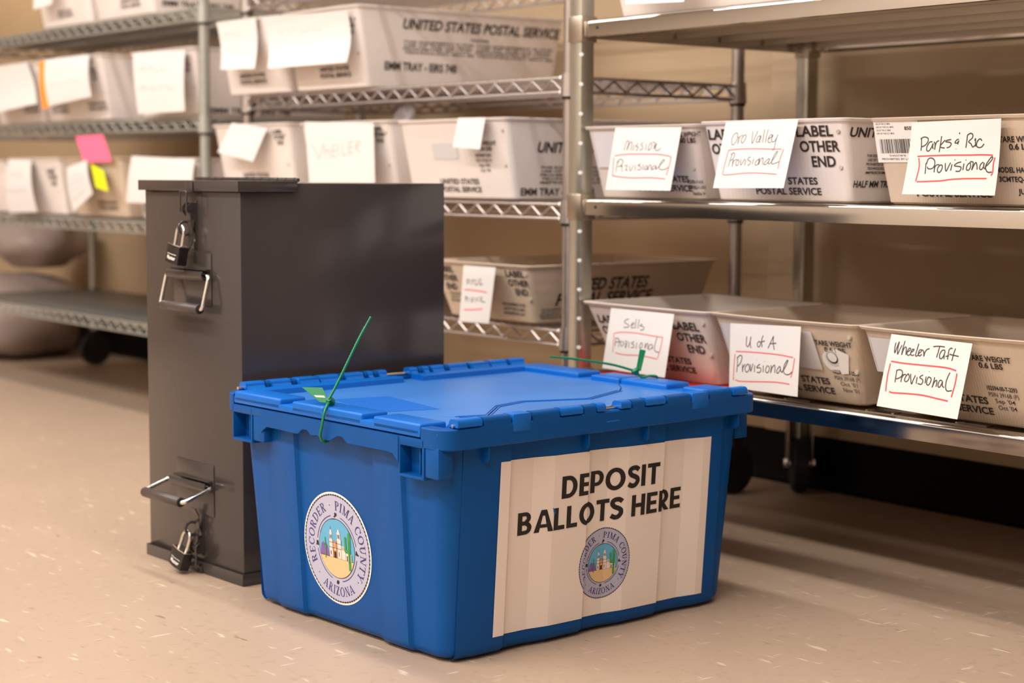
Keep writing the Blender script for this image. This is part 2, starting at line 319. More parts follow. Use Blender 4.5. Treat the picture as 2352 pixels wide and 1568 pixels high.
INK = {
 'wheeler': ('82,109 77,167 90,253 104,173 120,89 118,187 129,265 146,192 162,132;189,71 181,171 180,266 192,186 208,151 224,174 233,259;237,222 270,193 276,163 254,170 242,229 260,260 288,244;284,224 316,191 320,170 298,177 289,231 309,254 337,242;365,86 358,173 352,240 367,258 385,235;379,224 408,195 414,166 392,169 382,219 403,249 428,221;420,161 444,187 457,246 460,193 479,150 508,134;547,102 612,88 687,88;624,91 618,180 612,239;698,134 665,134 643,193 652,240 675,245 695,194 699,138 698,194 705,249;782,99 760,94 743,124 744,188 748,248;716,212 757,194;756,174 798,181 871,189;817,90 807,156 801,259;160,473 164,555 168,646;162,481 198,467 233,487 236,544 205,582 172,596;247,518 239,577 241,631 241,569 263,524 287,525;313,500 285,554 282,604 311,612 330,572 328,531 305,501;340,500 353,568 376,637 388,571 403,512;427,533 431,622;438,453 438,458;494,494 468,514 461,536 498,555 506,594 488,622 449,615;535,508 536,598;560,434 561,440;564,504 552,563 561,610 584,615 601,564 597,524 568,508;638,501 636,574 630,640 644,573 663,538 675,560 676,625;736,535 710,531 695,573 699,613 719,622 736,575 741,542 748,598 773,618;808,412 786,511 788,599 804,645 828,657 872,642',
  '66,369 212,374 440,367 684,357 795,361 876,379;64,399 60,587 76,786;122,774 158,789 349,771 537,761 688,773 849,786;891,412 894,543 881,729'),
 'parks': ('128,223 134,309 135,394;117,231 158,207 202,226 204,273 177,318 141,340;256,275 224,281 199,342 201,388 224,400 251,351 265,298 264,351 275,371;275,275 288,306 291,383 293,322 307,276 331,262;356,202 350,301 343,418;399,257 372,294 350,331 359,354 401,363;467,252 419,261 408,280 452,289 470,313 452,350 422,360;551,251 530,258 509,295 534,300 552,270 541,319;553,161 557,184;528,376 529,382;643,199 639,289 634,367;641,202 675,178 700,194 698,238 660,286 686,313 708,358 730,336;725,277 734,247 736,336 743,351;805,280 782,253 755,285 748,337 768,365 803,361 829,321;210,563 215,638 217,713;218,578 230,510 266,496 301,527 311,587 288,639 244,642 232,616;311,594 316,695 315,632 333,591 364,591;382,588 352,624 351,676 375,695 395,655 396,603 373,588;427,566 433,633 447,677 466,618 484,560;502,582 495,670;525,522 531,531;599,554 558,568 528,604 587,616 606,634 592,678 550,678;631,576 627,664;646,527 651,534;696,563 669,599 665,657 692,661 706,614 696,563;695,552 725,556 730,585 722,664 745,585 760,564 772,600 780,658;836,558 810,593 805,644 826,658 846,608 845,565 847,630 866,651;859,630 901,573 931,516 923,491 897,530 868,601 873,658 898,694 938,691',
  '102,471 263,464 450,461 693,464 811,462 932,470;119,493 138,577 138,667 127,817;140,823 393,810 513,790 661,779 893,777;955,502 945,588 947,694 933,737'),
 'oro': ('184,169 151,200 135,284 156,348 184,342 211,264 206,194 184,169;224,229 234,265 233,343 232,272 255,223 285,210;310,203 278,252 281,315 306,323 330,267 330,217 310,203;415,156 421,247 438,339 459,255 482,151;536,222 502,242 489,305 513,323 540,271 538,229 528,305 549,323;574,132 575,222 582,327;623,134 617,223 622,331;646,280 690,246 692,215 666,224 649,280 663,329 701,322;706,218 696,274 709,316 738,316 759,268 772,213 760,275 758,379 755,435 738,445;185,492 171,585 163,676;163,499 201,470 221,499 212,557 176,592;215,571 218,680 223,607 250,575 270,575;286,572 262,615 271,658 294,658 304,608 286,572;323,572 338,659 366,601 380,558;396,573 393,666;407,499 408,504;455,538 431,552 424,580 470,609 465,645 435,663;506,563 498,645;514,498 515,503;575,574 543,610 542,653 567,660 584,617 576,567;583,553 587,603 589,657 602,582 629,554 637,589 644,654;722,562 684,597 659,647 684,654 715,618 730,569 718,633 741,647;741,647 790,548 816,464 794,478 767,562 764,633 787,648 828,630 866,613',
  '116,433 270,418 501,417 698,426 863,430;120,441 108,606 100,781;101,789 128,803 216,800 381,782 579,777 866,798;892,430 866,598 870,716'),
 'uofa': ('248,186 242,267 244,323 272,341 301,246 307,186 298,286 312,361;429,245 403,286 413,333 435,327 449,282 429,245;484,159 466,211 464,273 474,335;449,259 509,239;632,156 598,239 557,344;629,168 628,260 647,359;577,276 672,260;114,514 120,604 111,754;115,538 147,494 184,498 173,581 134,652 113,646;195,620 198,743 204,668 235,615;271,611 236,664 242,721 266,734 297,682 287,618 263,612;311,607 318,720 350,594;374,616 373,721;405,526 405,530;451,591 414,627 407,652 453,647 469,677 447,719 408,716;498,605 501,709;517,541 517,547;558,598 534,661 547,707 573,695 590,638 566,601;603,593 615,619 607,707 626,626 658,583 667,629 666,699;735,589 701,640 695,688 717,693 744,635 739,597 753,665 775,678;768,678 808,604 846,500 825,510 793,590 792,668 826,702 875,692 915,644',
  '92,432 290,422 560,421 743,427 914,447;80,476 69,651 64,886;93,870 148,887 342,868 686,831 881,835;936,452 918,629 895,739'),
 'sells': ('313,151 269,171 246,201 278,229 328,251 317,284 248,295;364,255 402,228 403,205 370,220 366,271 388,288 421,273;432,140 433,225 439,294;478,139 475,221 481,290;538,206 504,241 543,244 574,268 556,301 514,305;145,475 158,616;142,484 190,486 204,524 153,557;212,523 211,625;212,554 234,516;250,518 239,574 263,603 288,561 266,516;310,496 326,626 342,500;372,519 375,613;451,502 410,534 452,557 457,595 412,604;495,513 495,613;567,504 544,553 554,598 585,571 580,518 559,505;628,505 633,589 646,525 666,508 679,591;735,515 699,527 685,582 710,598 742,560 744,521 750,586;796,393 781,494 784,593 818,619 856,622',
  '107,409 252,373 446,363 600,369 753,379 884,383;108,416 124,572 131,722;174,720 307,734 537,713 690,716 842,730;881,391 874,544 848,722'),
 'mission': ('212,213 203,284 194,373;214,221 248,221 245,285 235,370 262,264 291,228 303,264 300,370;333,278 336,378;398,258 364,300 407,314 394,357 377,381;471,244 441,272 474,308 467,350 436,364;525,266 524,364;586,245 568,301 565,364 595,344 613,288 592,245;611,238 646,246 649,344 673,246 671,316 679,365 719,365 747,330;139,526 119,619 122,719;111,569 151,512 193,519 208,569 168,619 135,626;199,598 218,711;183,626 210,619;243,612 284,612 269,683 302,675;319,611 346,696 379,604;409,597 414,689;485,583 448,604 500,632 493,674 446,674;527,589 532,681;583,603 561,632 561,674 592,660 598,610;597,603 609,680 629,596 654,624 656,680;711,603 675,631 675,673 712,652 725,610 735,673;735,673 794,582 838,526 810,519 781,582 779,651 815,672 867,665 914,630',
  '64,455 186,434 357,426 595,426 763,432 907,463 927,505 919,616 902,762;55,484 61,584 77,763;71,770 211,793 419,805 689,799 895,818'),
 'wheelersheet': ('78,337 135,437 173,549 229,435 268,299;285,334 275,524;350,416 343,553;280,434 349,422;397,344 382,522;390,356 460,337;393,433 450,420;382,522 446,497;486,331 472,497;543,312 548,484 605,471;645,293 631,459;644,304 708,274;635,376 698,363;631,459 695,446;751,291 733,434;751,291 802,278 787,338 749,356 808,456',
  ''),
 'distant': ('137,254 187,338;137,254 215,252 198,323;265,237 292,335;340,221 357,334;321,263 397,254;446,232 435,331 511,315;520,216 539,329;582,201 590,327 663,297;148,543 175,646;149,550 219,570 169,602;259,569 269,643;336,552 377,647 416,550;471,563 482,637;561,545 528,590 586,618;626,543 654,631;676,527 691,615 799,626',
  '93,427 451,432 819,450;139,784 423,774 740,748'),
}

# ------------------------------------------------------------------ the room
def plane_box(name, x0, x1, y0, y1, z0, z1, m):
    bm = BM(); box(bm, x0, x1, y0, y1, z0, z1); return tag(finish(bm, name, m, smooth=0), kind='structure')
plane_box('floor', -6, 4.6, -4.36, 0.72, -0.05, 0, m_floor)
plane_box('wall_back', -6, 4.6, 0.652, 0.72, 0, 2.75, m_wall)
plane_box('wall_left', -6.06, -6, -4.36, 0.72, 0, 2.75, m_wall)
plane_box('wall_right', 4.6, 4.66, -4.36, 0.72, 0, 2.75, m_wallfar)
plane_box('wall_front', -6, 4.6, -4.36, -4.3, 0, 2.75, m_wallfront)  # unseen wall, set near and kept pale to bounce fill onto the racks
plane_box('ceiling', -6, 4.6, -4.36, 0.72, 2.75, 2.8, m_ceil)
bm = BM(); box(bm, -0.158, -0.050, 0.640, 0.653, 0.105, 2.75, 0.003)  # raised vertical strip, paler than the wall behind it
tag(finish(bm, 'wall_strip', m_wallstrip), kind='structure')
bm = BM(); prism(bm, [(0.652, 0), (0.636, 0), (0.644, 0.006), (0.648, 0.02), (0.648, 0.105), (0.652, 0.105)], 0, -6, 4.6)
tag(finish(bm, 'baseboard_back', m_cove, smooth=30), kind='structure')

# ------------------------------------------------------------------ solid beam rack (right)
def beam_rack():
    T = thing('beam_shelving_rack', 'bright zinc shelving rack with flat beams and square studded posts', 'shelving rack', (0, 0, 0))
    X0, X1, D = -0.034, 1.29, 0.607
    for x, y in ((X0, 0), (X1 - 0.03, 0), (X0, D - 0.03), (X1 - 0.03, D - 0.03)):
        bm = BM(); box(bm, x, x + 0.030, y, y + 0.030, 0.10, 1.86, 0.003)
        p = finish(bm, 'post', m_post, T)
        if y == 0:
            z = 0.12
            while z < 1.85:
                bm = BM(); c = Vector((x + 0.0285, y + 0.0015, z)); d = Vector((0.55, -0.55, 0)).normalized()
                cyl(bm, c - d * 0.002, c + d * 0.0012, 0.0044, 10, 0.0030); z += 0.0508
                finish(bm, 'stud', m_glint, p)
    # casters
    for x, y in ((X0 + 0.015, 0.015), (X1 - 0.015, 0.015), (X0 + 0.015, D - 0.015), (X1 - 0.015, D - 0.015)):
        bm = BM()
        cyl(bm, (x, y, 0.19), (x, y, 0.165), 0.022, 16)
        box(bm, x - 0.026, x + 0.026, y - 0.02, y + 0.02, 0.160, 0.168, 0.002)
        for s in (-1, 1): box(bm, x + s * 0.024 - 0.0015, x + s * 0.024 + 0.0015, y - 0.017, y + 0.017, 0.05, 0.162, 0.001)
        c = finish(bm, 'caster_fork', m_zincdeck, T)
        bm = BM(); cyl(bm, (x - 0.014, y, 0.057), (x + 0.014, y, 0.057), 0.056, 28); bmesh.ops.bevel(bm, geom=[e for e in bm.edges], offset=0.003, segments=2, affect='EDGES')
        wo = finish(bm, 'caster_wheel', m_rubber, c)
        turn = Matrix.Translation((x, y, 0)) @ Matrix.Rotation(radians(50), 4, 'Z') @ Matrix.Translation((-x, -y, 0))
        c.data.transform(turn); wo.data.transform(turn)
        for s in (-1, 1):
            bm = BM(); cyl(bm, (x + s * 0.016, y, 0.057), (x + s * 0.031, y, 0.057), 0.009, 10); finish(bm, 'axle_bolt', m_chrome, c).data.transform(turn)
    hb = 0.028
    for zt in (0.278, 0.5834, 0.8892, 1.40, 1.80):
        bm = BM()
        def lip(y0, y1, s):   # C-profile beam along x, rolled top lip
            pr = [(y0, zt - hb)] + [(y0 + s * 0.006 * (1 - cos(radians(18 * k))), zt - 0.006 + 0.006 * sin(radians(18 * k))) for k in range(6)] + [(y0 + s * 0.014, zt), (y0 + s * 0.014, zt - 0.003),
                  (y0 + s * 0.0065, zt - 0.004), (y0 + s * 0.004, zt - 0.007), (y0 + s * 0.004, zt - hb + 0.003), (y0 + s * 0.012, zt - hb + 0.002), (y0 + s * 0.012, zt - hb)]
            prism(bm, pr, 0, X0 + 0.034, X1 - 0.034)
        lip(0.004, 0, 1); lip(D - 0.004, 0, -1)
        for x, s in ((X0 + 0.004, 1), (X1 - 0.004, -1)):
            prism(bm, [(x, zt - hb), (x, zt - 0.001), (x + s * 0.012, zt - 0.001), (x + s * 0.012, zt - 0.004), (x + s * 0.004, zt - 0.004), (x + s * 0.004, zt - hb)], 1, 0.034, D - 0.034)
        S = finish(bm, 'shelf', m_zinc, T, smooth=40)
        for x, y in ((X0 - 0.003, -0.003), (X1 - 0.033, -0.003), (X0 - 0.003, D - 0.033), (X1 - 0.033, D - 0.033)):
            bm = BM(); box(bm, x, x + 0.037, y, y + 0.036, zt - hb - 0.009, zt + 0.008, 0.0025)
            sx = x + 0.037 if x < 0.5 else x - 0.006
            box(bm, sx, sx + 0.006, y + 0.004 if y < 0.3 else y, y + 0.012 if y < 0.3 else y + 0.03, zt - hb, zt - 0.002, 0.002)
            finish(bm, 'corner_bracket', m_zincdeck, S)
        # bolt holes in the front beam
        for x in (0.032, X1 - 0.07):
            bm = BM(); cyl(bm, (x, 0.0034, zt - 0.014), (x, 0.0046, zt - 0.014), 0.003, 12); finish(bm, 'bolt_hole', m_rubber, S)
        # ribbed, slotted deck planks
        np_ = 5; W = (D - 0.036) / np_
        for k in range(np_):
            y0 = 0.018 + k * W; z = zt - 0.006; bm = BM()
            def strip(ya, za, yb, zb, xs):
                for xa, xb in xs:
                    bm.faces.new([bm.verts.new(p) for p in ((xa, ya, za), (xb, ya, za), (xb, yb, zb), (xa, yb, zb))])
            full = [(X0 + 0.012, X1 - 0.012)]
            holes = []; x = X0 + 0.012
            while x < X1 - 0.14:
                holes.append((x, min(x + 0.115, X1 - 0.012))); x += 0.165
            holes.append((x, X1 - 0.012))
            pr = [(0.0, -0.012), (0.001, 0), (0.012, 0), (0.014, 0.002), (0.017, 0.002), (0.019, 0), (0.030, 0), (0.032, 0.002), (0.035, 0.002), (0.037, 0), (0.048, 0)]
            for (a, b) in zip(pr, pr[1:]): strip(y0 + a[0], z + a[1], y0 + b[0], z + b[1], full)
            strip(y0 + 0.048, z, y0 + 0.064, z, holes)
            W2 = W - 0.002
            pr = [(0.064, 0), (0.076, 0), (0.078, 0.002), (0.081, 0.002), (0.083, 0), (0.096, 0), (0.098, 0.002), (0.101, 0.002), (0.103, 0), (W2 - 0.001, 0), (W2, -0.012)]
            for (a, b) in zip(pr, pr[1:]): strip(y0 + a[0], z + a[1], y0 + b[0], z + b[1], full)
            # rolled slot ends
            for (a, b), (c, d) in zip(holes, holes[1:]):
                for xe in (b, c): box(bm, xe - 0.002, xe + 0.002, y0 + 0.047, y0 + 0.065, z - 0.0015, z + 0.002)
            bmesh.ops.remove_doubles(bm, verts=bm.verts, dist=1e-5)
            finish(bm, 'deck_plank', m_zincdeck, S, smooth=0)
    return T
beam_rack()

# ------------------------------------------------------------------ wire racks
def wire_rack(label, x0, x1, D, decks, ztop, material, pitch, solid=None, y0=0.012):
    # x0/x1: post centres; decks: z of the bottom rod of each shelf
    T = thing('wire_shelving_rack', label, 'shelving rack', (0, 0, 0))
    y1 = D
    for x in (x0, x1):
        for y in (y0, y1):
            bm = BM(); z = 0.12; zz = []
            pts = [(x, y, 0.11)]
            cyl(bm, (x, y, 0.11), (x, y, ztop), 0.0125, 18)
            z = 0.15
            while z < ztop:
                cyl(bm, (x, y, z - 0.0012), (x, y, z + 0.0012), 0.0131, 18, cap=False); z += 0.0254
            p = finish(bm, 'post', material, T)
            bm = BM()
            for s in (-1, 1): box(bm, x + s * 0.017 - 0.0015, x + s * 0.017 + 0.0015, y - 0.014, y + 0.014, 0.05, 0.115, 0.001)
            box(bm, x - 0.0185, x + 0.0185, y - 0.014, y + 0.014, 0.108, 0.116, 0.001)
            c = finish(bm, 'caster_fork', m_rubber, T)
            bm = BM(); cyl(bm, (x - 0.013, y, 0.051), (x + 0.013, y, 0.051), 0.05, 24); finish(bm, 'caster_wheel', m_rubber, c)
    R = 0.0031
    for zi, zb in enumerate(decks):
        zt = zb + 0.0255; bm = BM()
        a, b = x0 + 0.014, x1 - 0.014
        for y in (y0 - 0.006, y1 + 0.006):
            for z in (zb, zt): tube(bm, [(a, y, z), (b, y, z)], R, 8)
            n = int((b - a) / pitch); st = (b - a) / n; pts = []
            for k in range(n):
                pts += [(a + k * st, y - 0.001, zb + 0.003), (a + (k + 0.5) * st, y - 0.001, zt - 0.003)]
            pts.append((b, y - 0.001, zb + 0.003)); tube(bm, rounded(pts, 0.006, 2), 0.0024, 6)
        for x in (x0, x1):
            s = -0.006 if x == x0 else 0.006
            for z in (zb, zt): tube(bm, [(x + s, y0 + 0.014, z), (x + s, y1 - 0.014, z)], R, 8)
            n = int((y1 - y0) / pitch); st = (y1 - y0 - 0.028) / n; pts = []
            for k in range(n): pts += [(x + s, y0 + 0.014 + k * st, zb + 0.003), (x + s, y0 + 0.014 + (k + 0.5) * st, zt - 0.003)]
            pts.append((x + s, y1 - 0.014, zb + 0.003)); tube(bm, rounded(pts, 0.006, 2), 0.0024, 6)
        # welded rod ends beside each collar
        S = finish(bm, 'shelf', material, T)
        for x, sx in ((x0, 1), (x1, -1)):
            for y in (y0, y1):
                for z in (zb, zt):
                    bm = BM(); bmesh.ops.create_uvsphere(bm, u_segments=10, v_segments=6, radius=0.0042, matrix=Matrix.Translation((x + sx * 0.018, y - 0.006 if y == y0 else y + 0.006, z))); finish(bm, 'rod_end', m_glint if material is m_wire else material, S)
                    bm = BM(); bmesh.ops.create_uvsphere(bm, u_segments=10, v_segments=6, radius=0.0042, matrix=Matrix.Translation((x - sx * 0.006, y + 0.018 if y == y0 else y - 0.018, z))); finish(bm, 'rod_end', m_glint if material is m_wire else material, S)
        for x in (x0, x1):
            for y in (y0, y1):
                bm = BM(); cyl(bm, (x, y, zb - 0.008), (x, y, zt + 0.007), 0.0178, 20, 0.0160); finish(bm, 'collar', material, S)
                bm = BM(); cyl(bm, (x, y, zb - 0.013), (x, y, zb - 0.008), 0.0150, 20); finish(bm, 'split_sleeve', m_rubber, S)
        bm = BM(); n = int((x1 - x0) / 0.026)
        for k in range(1, n):
            x = x0 + (x1 - x0) * k / n; tube(bm, [(x, y0 - 0.004, zt + 0.003), (x, y1 + 0.004, zt + 0.003)], 0.0018, 5)
        for y in (y0 + D * 0.3, y0 + D * 0.65):
            for z in (zt - 0.001, zb + 0.004): tube(bm, [(x0, y, z), (x1, y, z)], 0.0026, 6)
        tag(finish(bm, 'deck_wires', material, S), kind='stuff')
        if solid is not None and zi in solid:
            bm = BM(); box(bm, x0 + 0.018, x1 - 0.018, y0 - 0.003, y1 + 0.003, zt + 0.0055, zt + 0.0085, 0.0012)
            finish(bm, 'shelf_liner', m_mat, S)
    return T
wire_rack('middle chrome wire shelving rack with zigzag edges, behind the dark steel box', -1.229, -0.086, 0.470,
          [0.3175, 0.5460, 0.7712, 0.9980, 1.40, 1.80], 1.85, m_wire, 0.0545, y0=0.045)
wire_rack('grey-green wire shelving rack at far left with a solid liner on its lowest shelf', -2.942, -1.374, 0.447,
          [0.2170, 0.4735, 0.7270, 0.9830, 1.40, 1.80], 1.88, m_epoxy, 0.0545, solid=[0])

# ------------------------------------------------------------------ mail trays
def tray(name, label, x, w, zb, h, L, y0=0.0, sx=0.010, sy=0.03, m=m_tray, front=(), side=(), group=None, bow=0.003, pockets=(), extra=None):
    """open fluted plastic tray; origin at the bottom front left of its mouth"""
    T = thing('mail_tray', label, 'tray', (x, y0, zb), 0, group)
    def loop(z, off, r=0.012):
        t = z / h; ix, iy = sx * (1 - t) + off, sy * (1 - t) + off
        L0 = rrect(ix, w - ix, iy, L - iy * 0.9, r, 3)
        # subdivide the front edge to let it bow
        fr = [(ix + r + (w - 2 * ix - 2 * r) * k / 6, iy - bow * 4 * (k / 6) * (1 - k / 6) * t) for k in range(1, 6)]
        return [(p[0], p[1], z) for p in (fr + L0)]
    bm = BM()
    out = [loop(0.0, 0.004), loop(0.003, 0.0)] + [loop(h * k / 4, 0) for k in (1, 2, 3)] + [loop(h - 0.0055, 0), loop(h - 0.005, -0.0035), loop(h - 0.001, -0.0045), loop(h, -0.003)]
    inn = [loop(h, 0.0025), loop(h - 0.002, 0.0045)] + [loop(h * k / 4, 0.0042) for k in (3, 2, 1)] + [loop(0.006, 0.0042)]
    loft(bm, out + inn, cap0=True, cap1=True)
    finish(bm, 'tray_body', m, T, smooth=40)
    def mf(a, b, l):      # a: x inside the tray front, b: height
        t = min(1, max(0, b / h)); ix = sx * (1 - t)
        u = min(1, max(0, (a - ix) / (w - 2 * ix)))
        return Vector((a, sy * (1 - t) - bow * 4 * u * (1 - u) * t - 0.0007 - 0.0003 * l, b))
    def ms(a, b, l):      # a: depth y, b: height (right side wall)
        t = min(1, max(0, b / h)); return Vector((w - sx * (1 - t) + 0.0007 + 0.0003 * l, a, b))
    if front: decal('printed_text', list(front), mf, [m_print, m_white, m_grey], T, cuts=[w * k / 8 for k in range(1, 8)], ycuts=[h * 0.5])
    if side: decal('side_text', list(side), ms, [m_print], T)
    if pockets:
        bm = BM()
        for (a0, a1, b0, b1) in pockets:
            for k in range(4):
                xa, xb = a0 + (a1 - a0) * k / 4, a0 + (a1 - a0) * (k + 1) / 4
                q = [mf(xa, b0, 2), mf(xb, b0, 2), mf(xb, b1, 2), mf(xa, b1, 2)]
                bm.faces.new([bm.verts.new(v - Vector((0, 0.0012, 0))) for v in q])
            for (xa, xb, ba, bb) in ((a0, a1, b0 - 0.002, b0), (a0, a0 + 0.002, b0, b1), (a1 - 0.002, a1, b0, b1)):
                q = [mf(xa, ba, 3), mf(xb, ba, 3), mf(xb, bb, 3), mf(xa, bb, 3)]
                bm.faces.new([bm.verts.new(v - Vector((0, 0.0016, 0))) for v in q])
        finish(bm, 'label_pocket', m_pocket, T, smooth=0)
    # punched dimples at the corners of the front
    for a, b in ((w - 0.016, h * 0.84), (w - 0.020, h * 0.42)):
        bm = BM(); c = mf(a, b, 0); cyl(bm, c + Vector((0, 0.002, 0)), c + Vector((0, -0.0008, 0)), 0.0042, 12, 0.0032); finish(bm, 'rivet_dimple', m_dimple, T)
    return T
def LABEL(x0, top, s=1.0, left=None):
    """LABEL / OTHER / END stack; x0 left edge, top height"""
    o = []; hh = 0.0135 * s
    o += text('LABEL', x0, x0 + 0.062 * s, top - hh, hh); o += text('OTHER', x0 + 0.003 * s, x0 + 0.070 * s, top - hh * 2.45, hh)
    o += text('END', x0 + 0.020 * s, x0 + 0.060 * s, top - hh * 3.9, hh); return o
def USPS(cx, base, s=1.0, slant=0.0):
    w = 0.064 * s
    return text('UNITED STATES', cx - w, cx + w * 0.93, base + 0.0150 * s, 0.0098 * s, slant=slant) + text('POSTAL SERVICE', cx - w, cx + w, base, 0.0098 * s, slant=slant)
def TARE(cx, top, s='0.6 LBS'):
    return text('TARE WEIGHT', cx - 0.034, cx + 0.034, top - 0.0075, 0.0075) + text(s, cx - 0.019, cx + 0.019, top - 0.0175, 0.0075)
def CODE(cx, top, d1="Sep '04", d2="Oct '04"):
    return (text('102594-00-T-2293', cx - 0.024, cx + 0.024, top - 0.006, 0.006) + text('PSIN 3916B (P)', cx - 0.024, cx + 0.024, top - 0.0155, 0.006, bold=0)
            + text(d1, cx - 0.016, cx + 0.016, top - 0.0245, 0.006, bold=0) + text(d2, cx - 0.014, cx + 0.016, top - 0.034, 0.0062, bold=0))
def FINE(x0, x1, top, n=4, h=0.0034, slant=0.2):
    S = ['THIS EQUIPMENT IS FOR', 'USE OF THE U.S. MAIL', 'PROHIBITED BY LAW', 'TECHNOLOGY MAY BE', 'IMPRISONMENT']; o = []
    for k in range(n): o += text(S[k % 5], x0 + 0.003 * (k % 2), x1 - 0.004 * (k % 3), top - (k + 1) * h * 1.75, h, slant=slant)
    return o
# --- right rack, middle shelf (deck top z about .5795)
zb = 0.5845; H = 0.1245; W = 0.284
tray('mail_tray', 'translucent mail tray nearest the studded post, holding the Mission card', 0.0085, W - 0.014, zb, H - 0.002, 0.31, m=m_tray,
     front=TARE(0.246, 0.110, '.60 LBS') + USPS(0.176, 0.014) + text('02293-11-0-R', 0.232, 0.268, 0.027, 0.0052) + text('3CMTEQ-11-AR01', 0.230, 0.272, 0.018, 0.0052) + text('Nov/Dec 04', 0.240, 0.268, 0.008, 0.0052),
     pockets=((0.018, 0.10, 0.055, 0.112),), group='mail trays on the middle beam shelf')
tray('mail_tray', 'white mail tray on the middle beam shelf, holding the Oro Valley card', 0.2915, 0.297, zb, H + 0.001, 0.31, m=m_traywhite,
     front=LABEL(0.200, 0.1145, 1.15) + LABEL(0.012, 0.1125, 1.15) + USPS(0.166, 0.0115, 1.05),
     side=text('UNITED STATES', 0.012, 0.20, 0.098, 0.0135, slant=0.25) + text('HALF MM TRAY', 0.030, 0.125, 0.0235, 0.0095, slant=0.15) + FINE(0.055, 0.12, 0.075, 5, 0.0036),
     group='mail trays on the middle beam shelf')
_bars = []
random.seed(3); xx = 0.0115
while xx < 0.068:
    bw = random.choice((0.0005, 0.0005, 0.001, 0.0016)); _bars += rect(xx, xx + bw, 0.073, 0.093, 0, 2); xx += bw + random.choice((0.0006, 0.0008, 0.0014))
_lab = rect(0.004, 0.085, 0.060, 0.119, 1, 1) + _bars + text('85026', 0.060, 0.080, 0.1055, 0.0048, 1, lay=2)
for k in range(4): _lab += text('USE OF THE U.S. MAIL', 0.008, 0.035 + 0.006 * (k % 2), 0.1135 - 0.0045 * k, 0.0022, 0, lay=2)
_lab += text('TECHNOLOGY MAY BE', 0.026, 0.056, 0.0685, 0.0022, 0, lay=2) + text('PROHIBITED BY LAW', 0.012, 0.068, 0.0635, 0.0026, 0, lay=2)
tray('mail_tray', 'beige mail tray with a barcode label at its corner, holding the Parks & Rec card', 0.637, 0.310, zb, H - 0.001, 0.31, m=m_tray2,
     front=_lab + TARE(0.250, 0.094) + text('MODEL HALF MM', 0.206, 0.275, 0.046, 0.0068) + text('3CMTEQ-06-B', 0.209, 0.268, 0.0335, 0.0068) + text("JUL 0", 0.237, 0.262, 0.017, 0.0068) + USPS(0.13, 0.012),
     group='mail trays on the middle beam shelf')
# --- right rack, lower shelf
zb = 0.2795; H = 0.1265
tray('mail_tray', 'mail tray on the lowest beam shelf, holding the Sells card', 0.0075, 0.302, zb, H, 0.31, sx=0.026, sy=0.055, m=m_tray, bow=0.004,
     front=LABEL(0.214, 0.106, 0.98) + LABEL(0.026, 0.104, 0.98) + USPS(0.172, 0.018, 1.0), group='mail trays on the lowest beam shelf')
_st = ell(0.243, 0.068, 0.024, 0.018, 1, 1) + ell(0.240, 0.072, 0.013, 0.012, 2, 2) + ell(0.240, 0.073, 0.010, 0.009, 0, 3) + ell(0.240, 0.074, 0.0085, 0.0075, 1, 4) + [([(0.250, 0.088), (0.272, 0.080), (0.262, 0.050), (0.248, 0.048)], 1, 2)]
tray('mail_tray', 'beige mail tray with a torn round sticker, holding the U of A card', 0.319, 0.297, zb, H + 0.001, 0.31, sx=0.026, sy=0.055, m=m_tray2, bow=0.010,
     front=TARE(0.248, 0.099) + _st + CODE(0.256, 0.054, "Oct '01", "Nov '01") + USPS(0.160, 0.014), pockets=((0.018, 0.215, 0.054, 0.112),), group='mail trays on the lowest beam shelf')
tray('mail_tray', 'beige mail tray on the lowest beam shelf holding the Wheeler Taft card', 0.6255, 0.310, zb, H + 0.001, 0.31, sx=0.026, sy=0.055, m=m_tray2, bow=0.010,
     front=TARE(0.222, 0.101) + CODE(0.230, 0.058) + USPS(0.142, 0.015), pockets=((0.014, 0.16, 0.062, 0.112),), group='mail trays on the lowest beam shelf')
# --- right rack, top shelf
tray('mail_tray', 'white mail tray on the highest beam shelf, cut by the photo top', 0.050, 0.42, 0.8900, 0.125, 0.40, m=m_traywhite, sx=0.014, group=None)
# --- middle wire rack
EM = dict(sx=0.008, sy=0.028, m=m_traywhite)
zb = 0.8015; H = 0.166
def EMMside(h): return (text('UNITED STATES POSTAL SERVICE', 0.112, 0.535, h - 0.042, 0.0205, slant=0.25) + FINE(0.115, 0.30, h - 0.063, 4, 0.0042) + FINE(0.305, 0.52, h - 0.063, 4, 0.0042)
                       + text('WARNING', 0.29, 0.34, h - 0.060, 0.005) + text('EMM TRAY - EIRS 748', 0.070, 0.255, h - 0.128, 0.0165))
def EMMfront(w, c=0.5): return USPS(w * c, 0.024, 0.92) + LABEL(w - 0.062, 0.142, 0.62)
tray('mail_tray', 'white deep mail tray overhanging the left end of the upper chrome wire shelf', -1.292, 0.286, zb, H, 0.55, front=EMMfront(0.294, 0.44), side=EMMside(H), group='deep trays on the upper chrome wire shelf', **EM)
tray('mail_tray', 'white deep mail tray at right of the upper chrome wire shelf, long side showing', -0.996, 0.292, zb, H + 0.001, 0.55, front=EMMfront(0.292, 0.60), side=EMMside(H), group='deep trays on the upper chrome wire shelf', **EM)
zb = 0.578; H = 0.152
tray('mail_tray', 'white deep mail tray behind the tilted blank card on the middle chrome wire shelf', -1.314, 0.33, zb, H + 0.005, 0.50, front=EMMfront(0.33), side=(), group='deep trays on the middle chrome wire shelf', **EM)
tray('mail_tray', 'white deep mail tray with a sheet marked WHEELER, middle chrome wire shelf', -0.928, 0.335, zb, H + 0.002, 0.50, front=EMMfront(0.335), side=(), group='deep trays on the middle chrome wire shelf', **EM)
_hole = rect(0.105, 0.185, 0.075, 0.105, 2, 1)
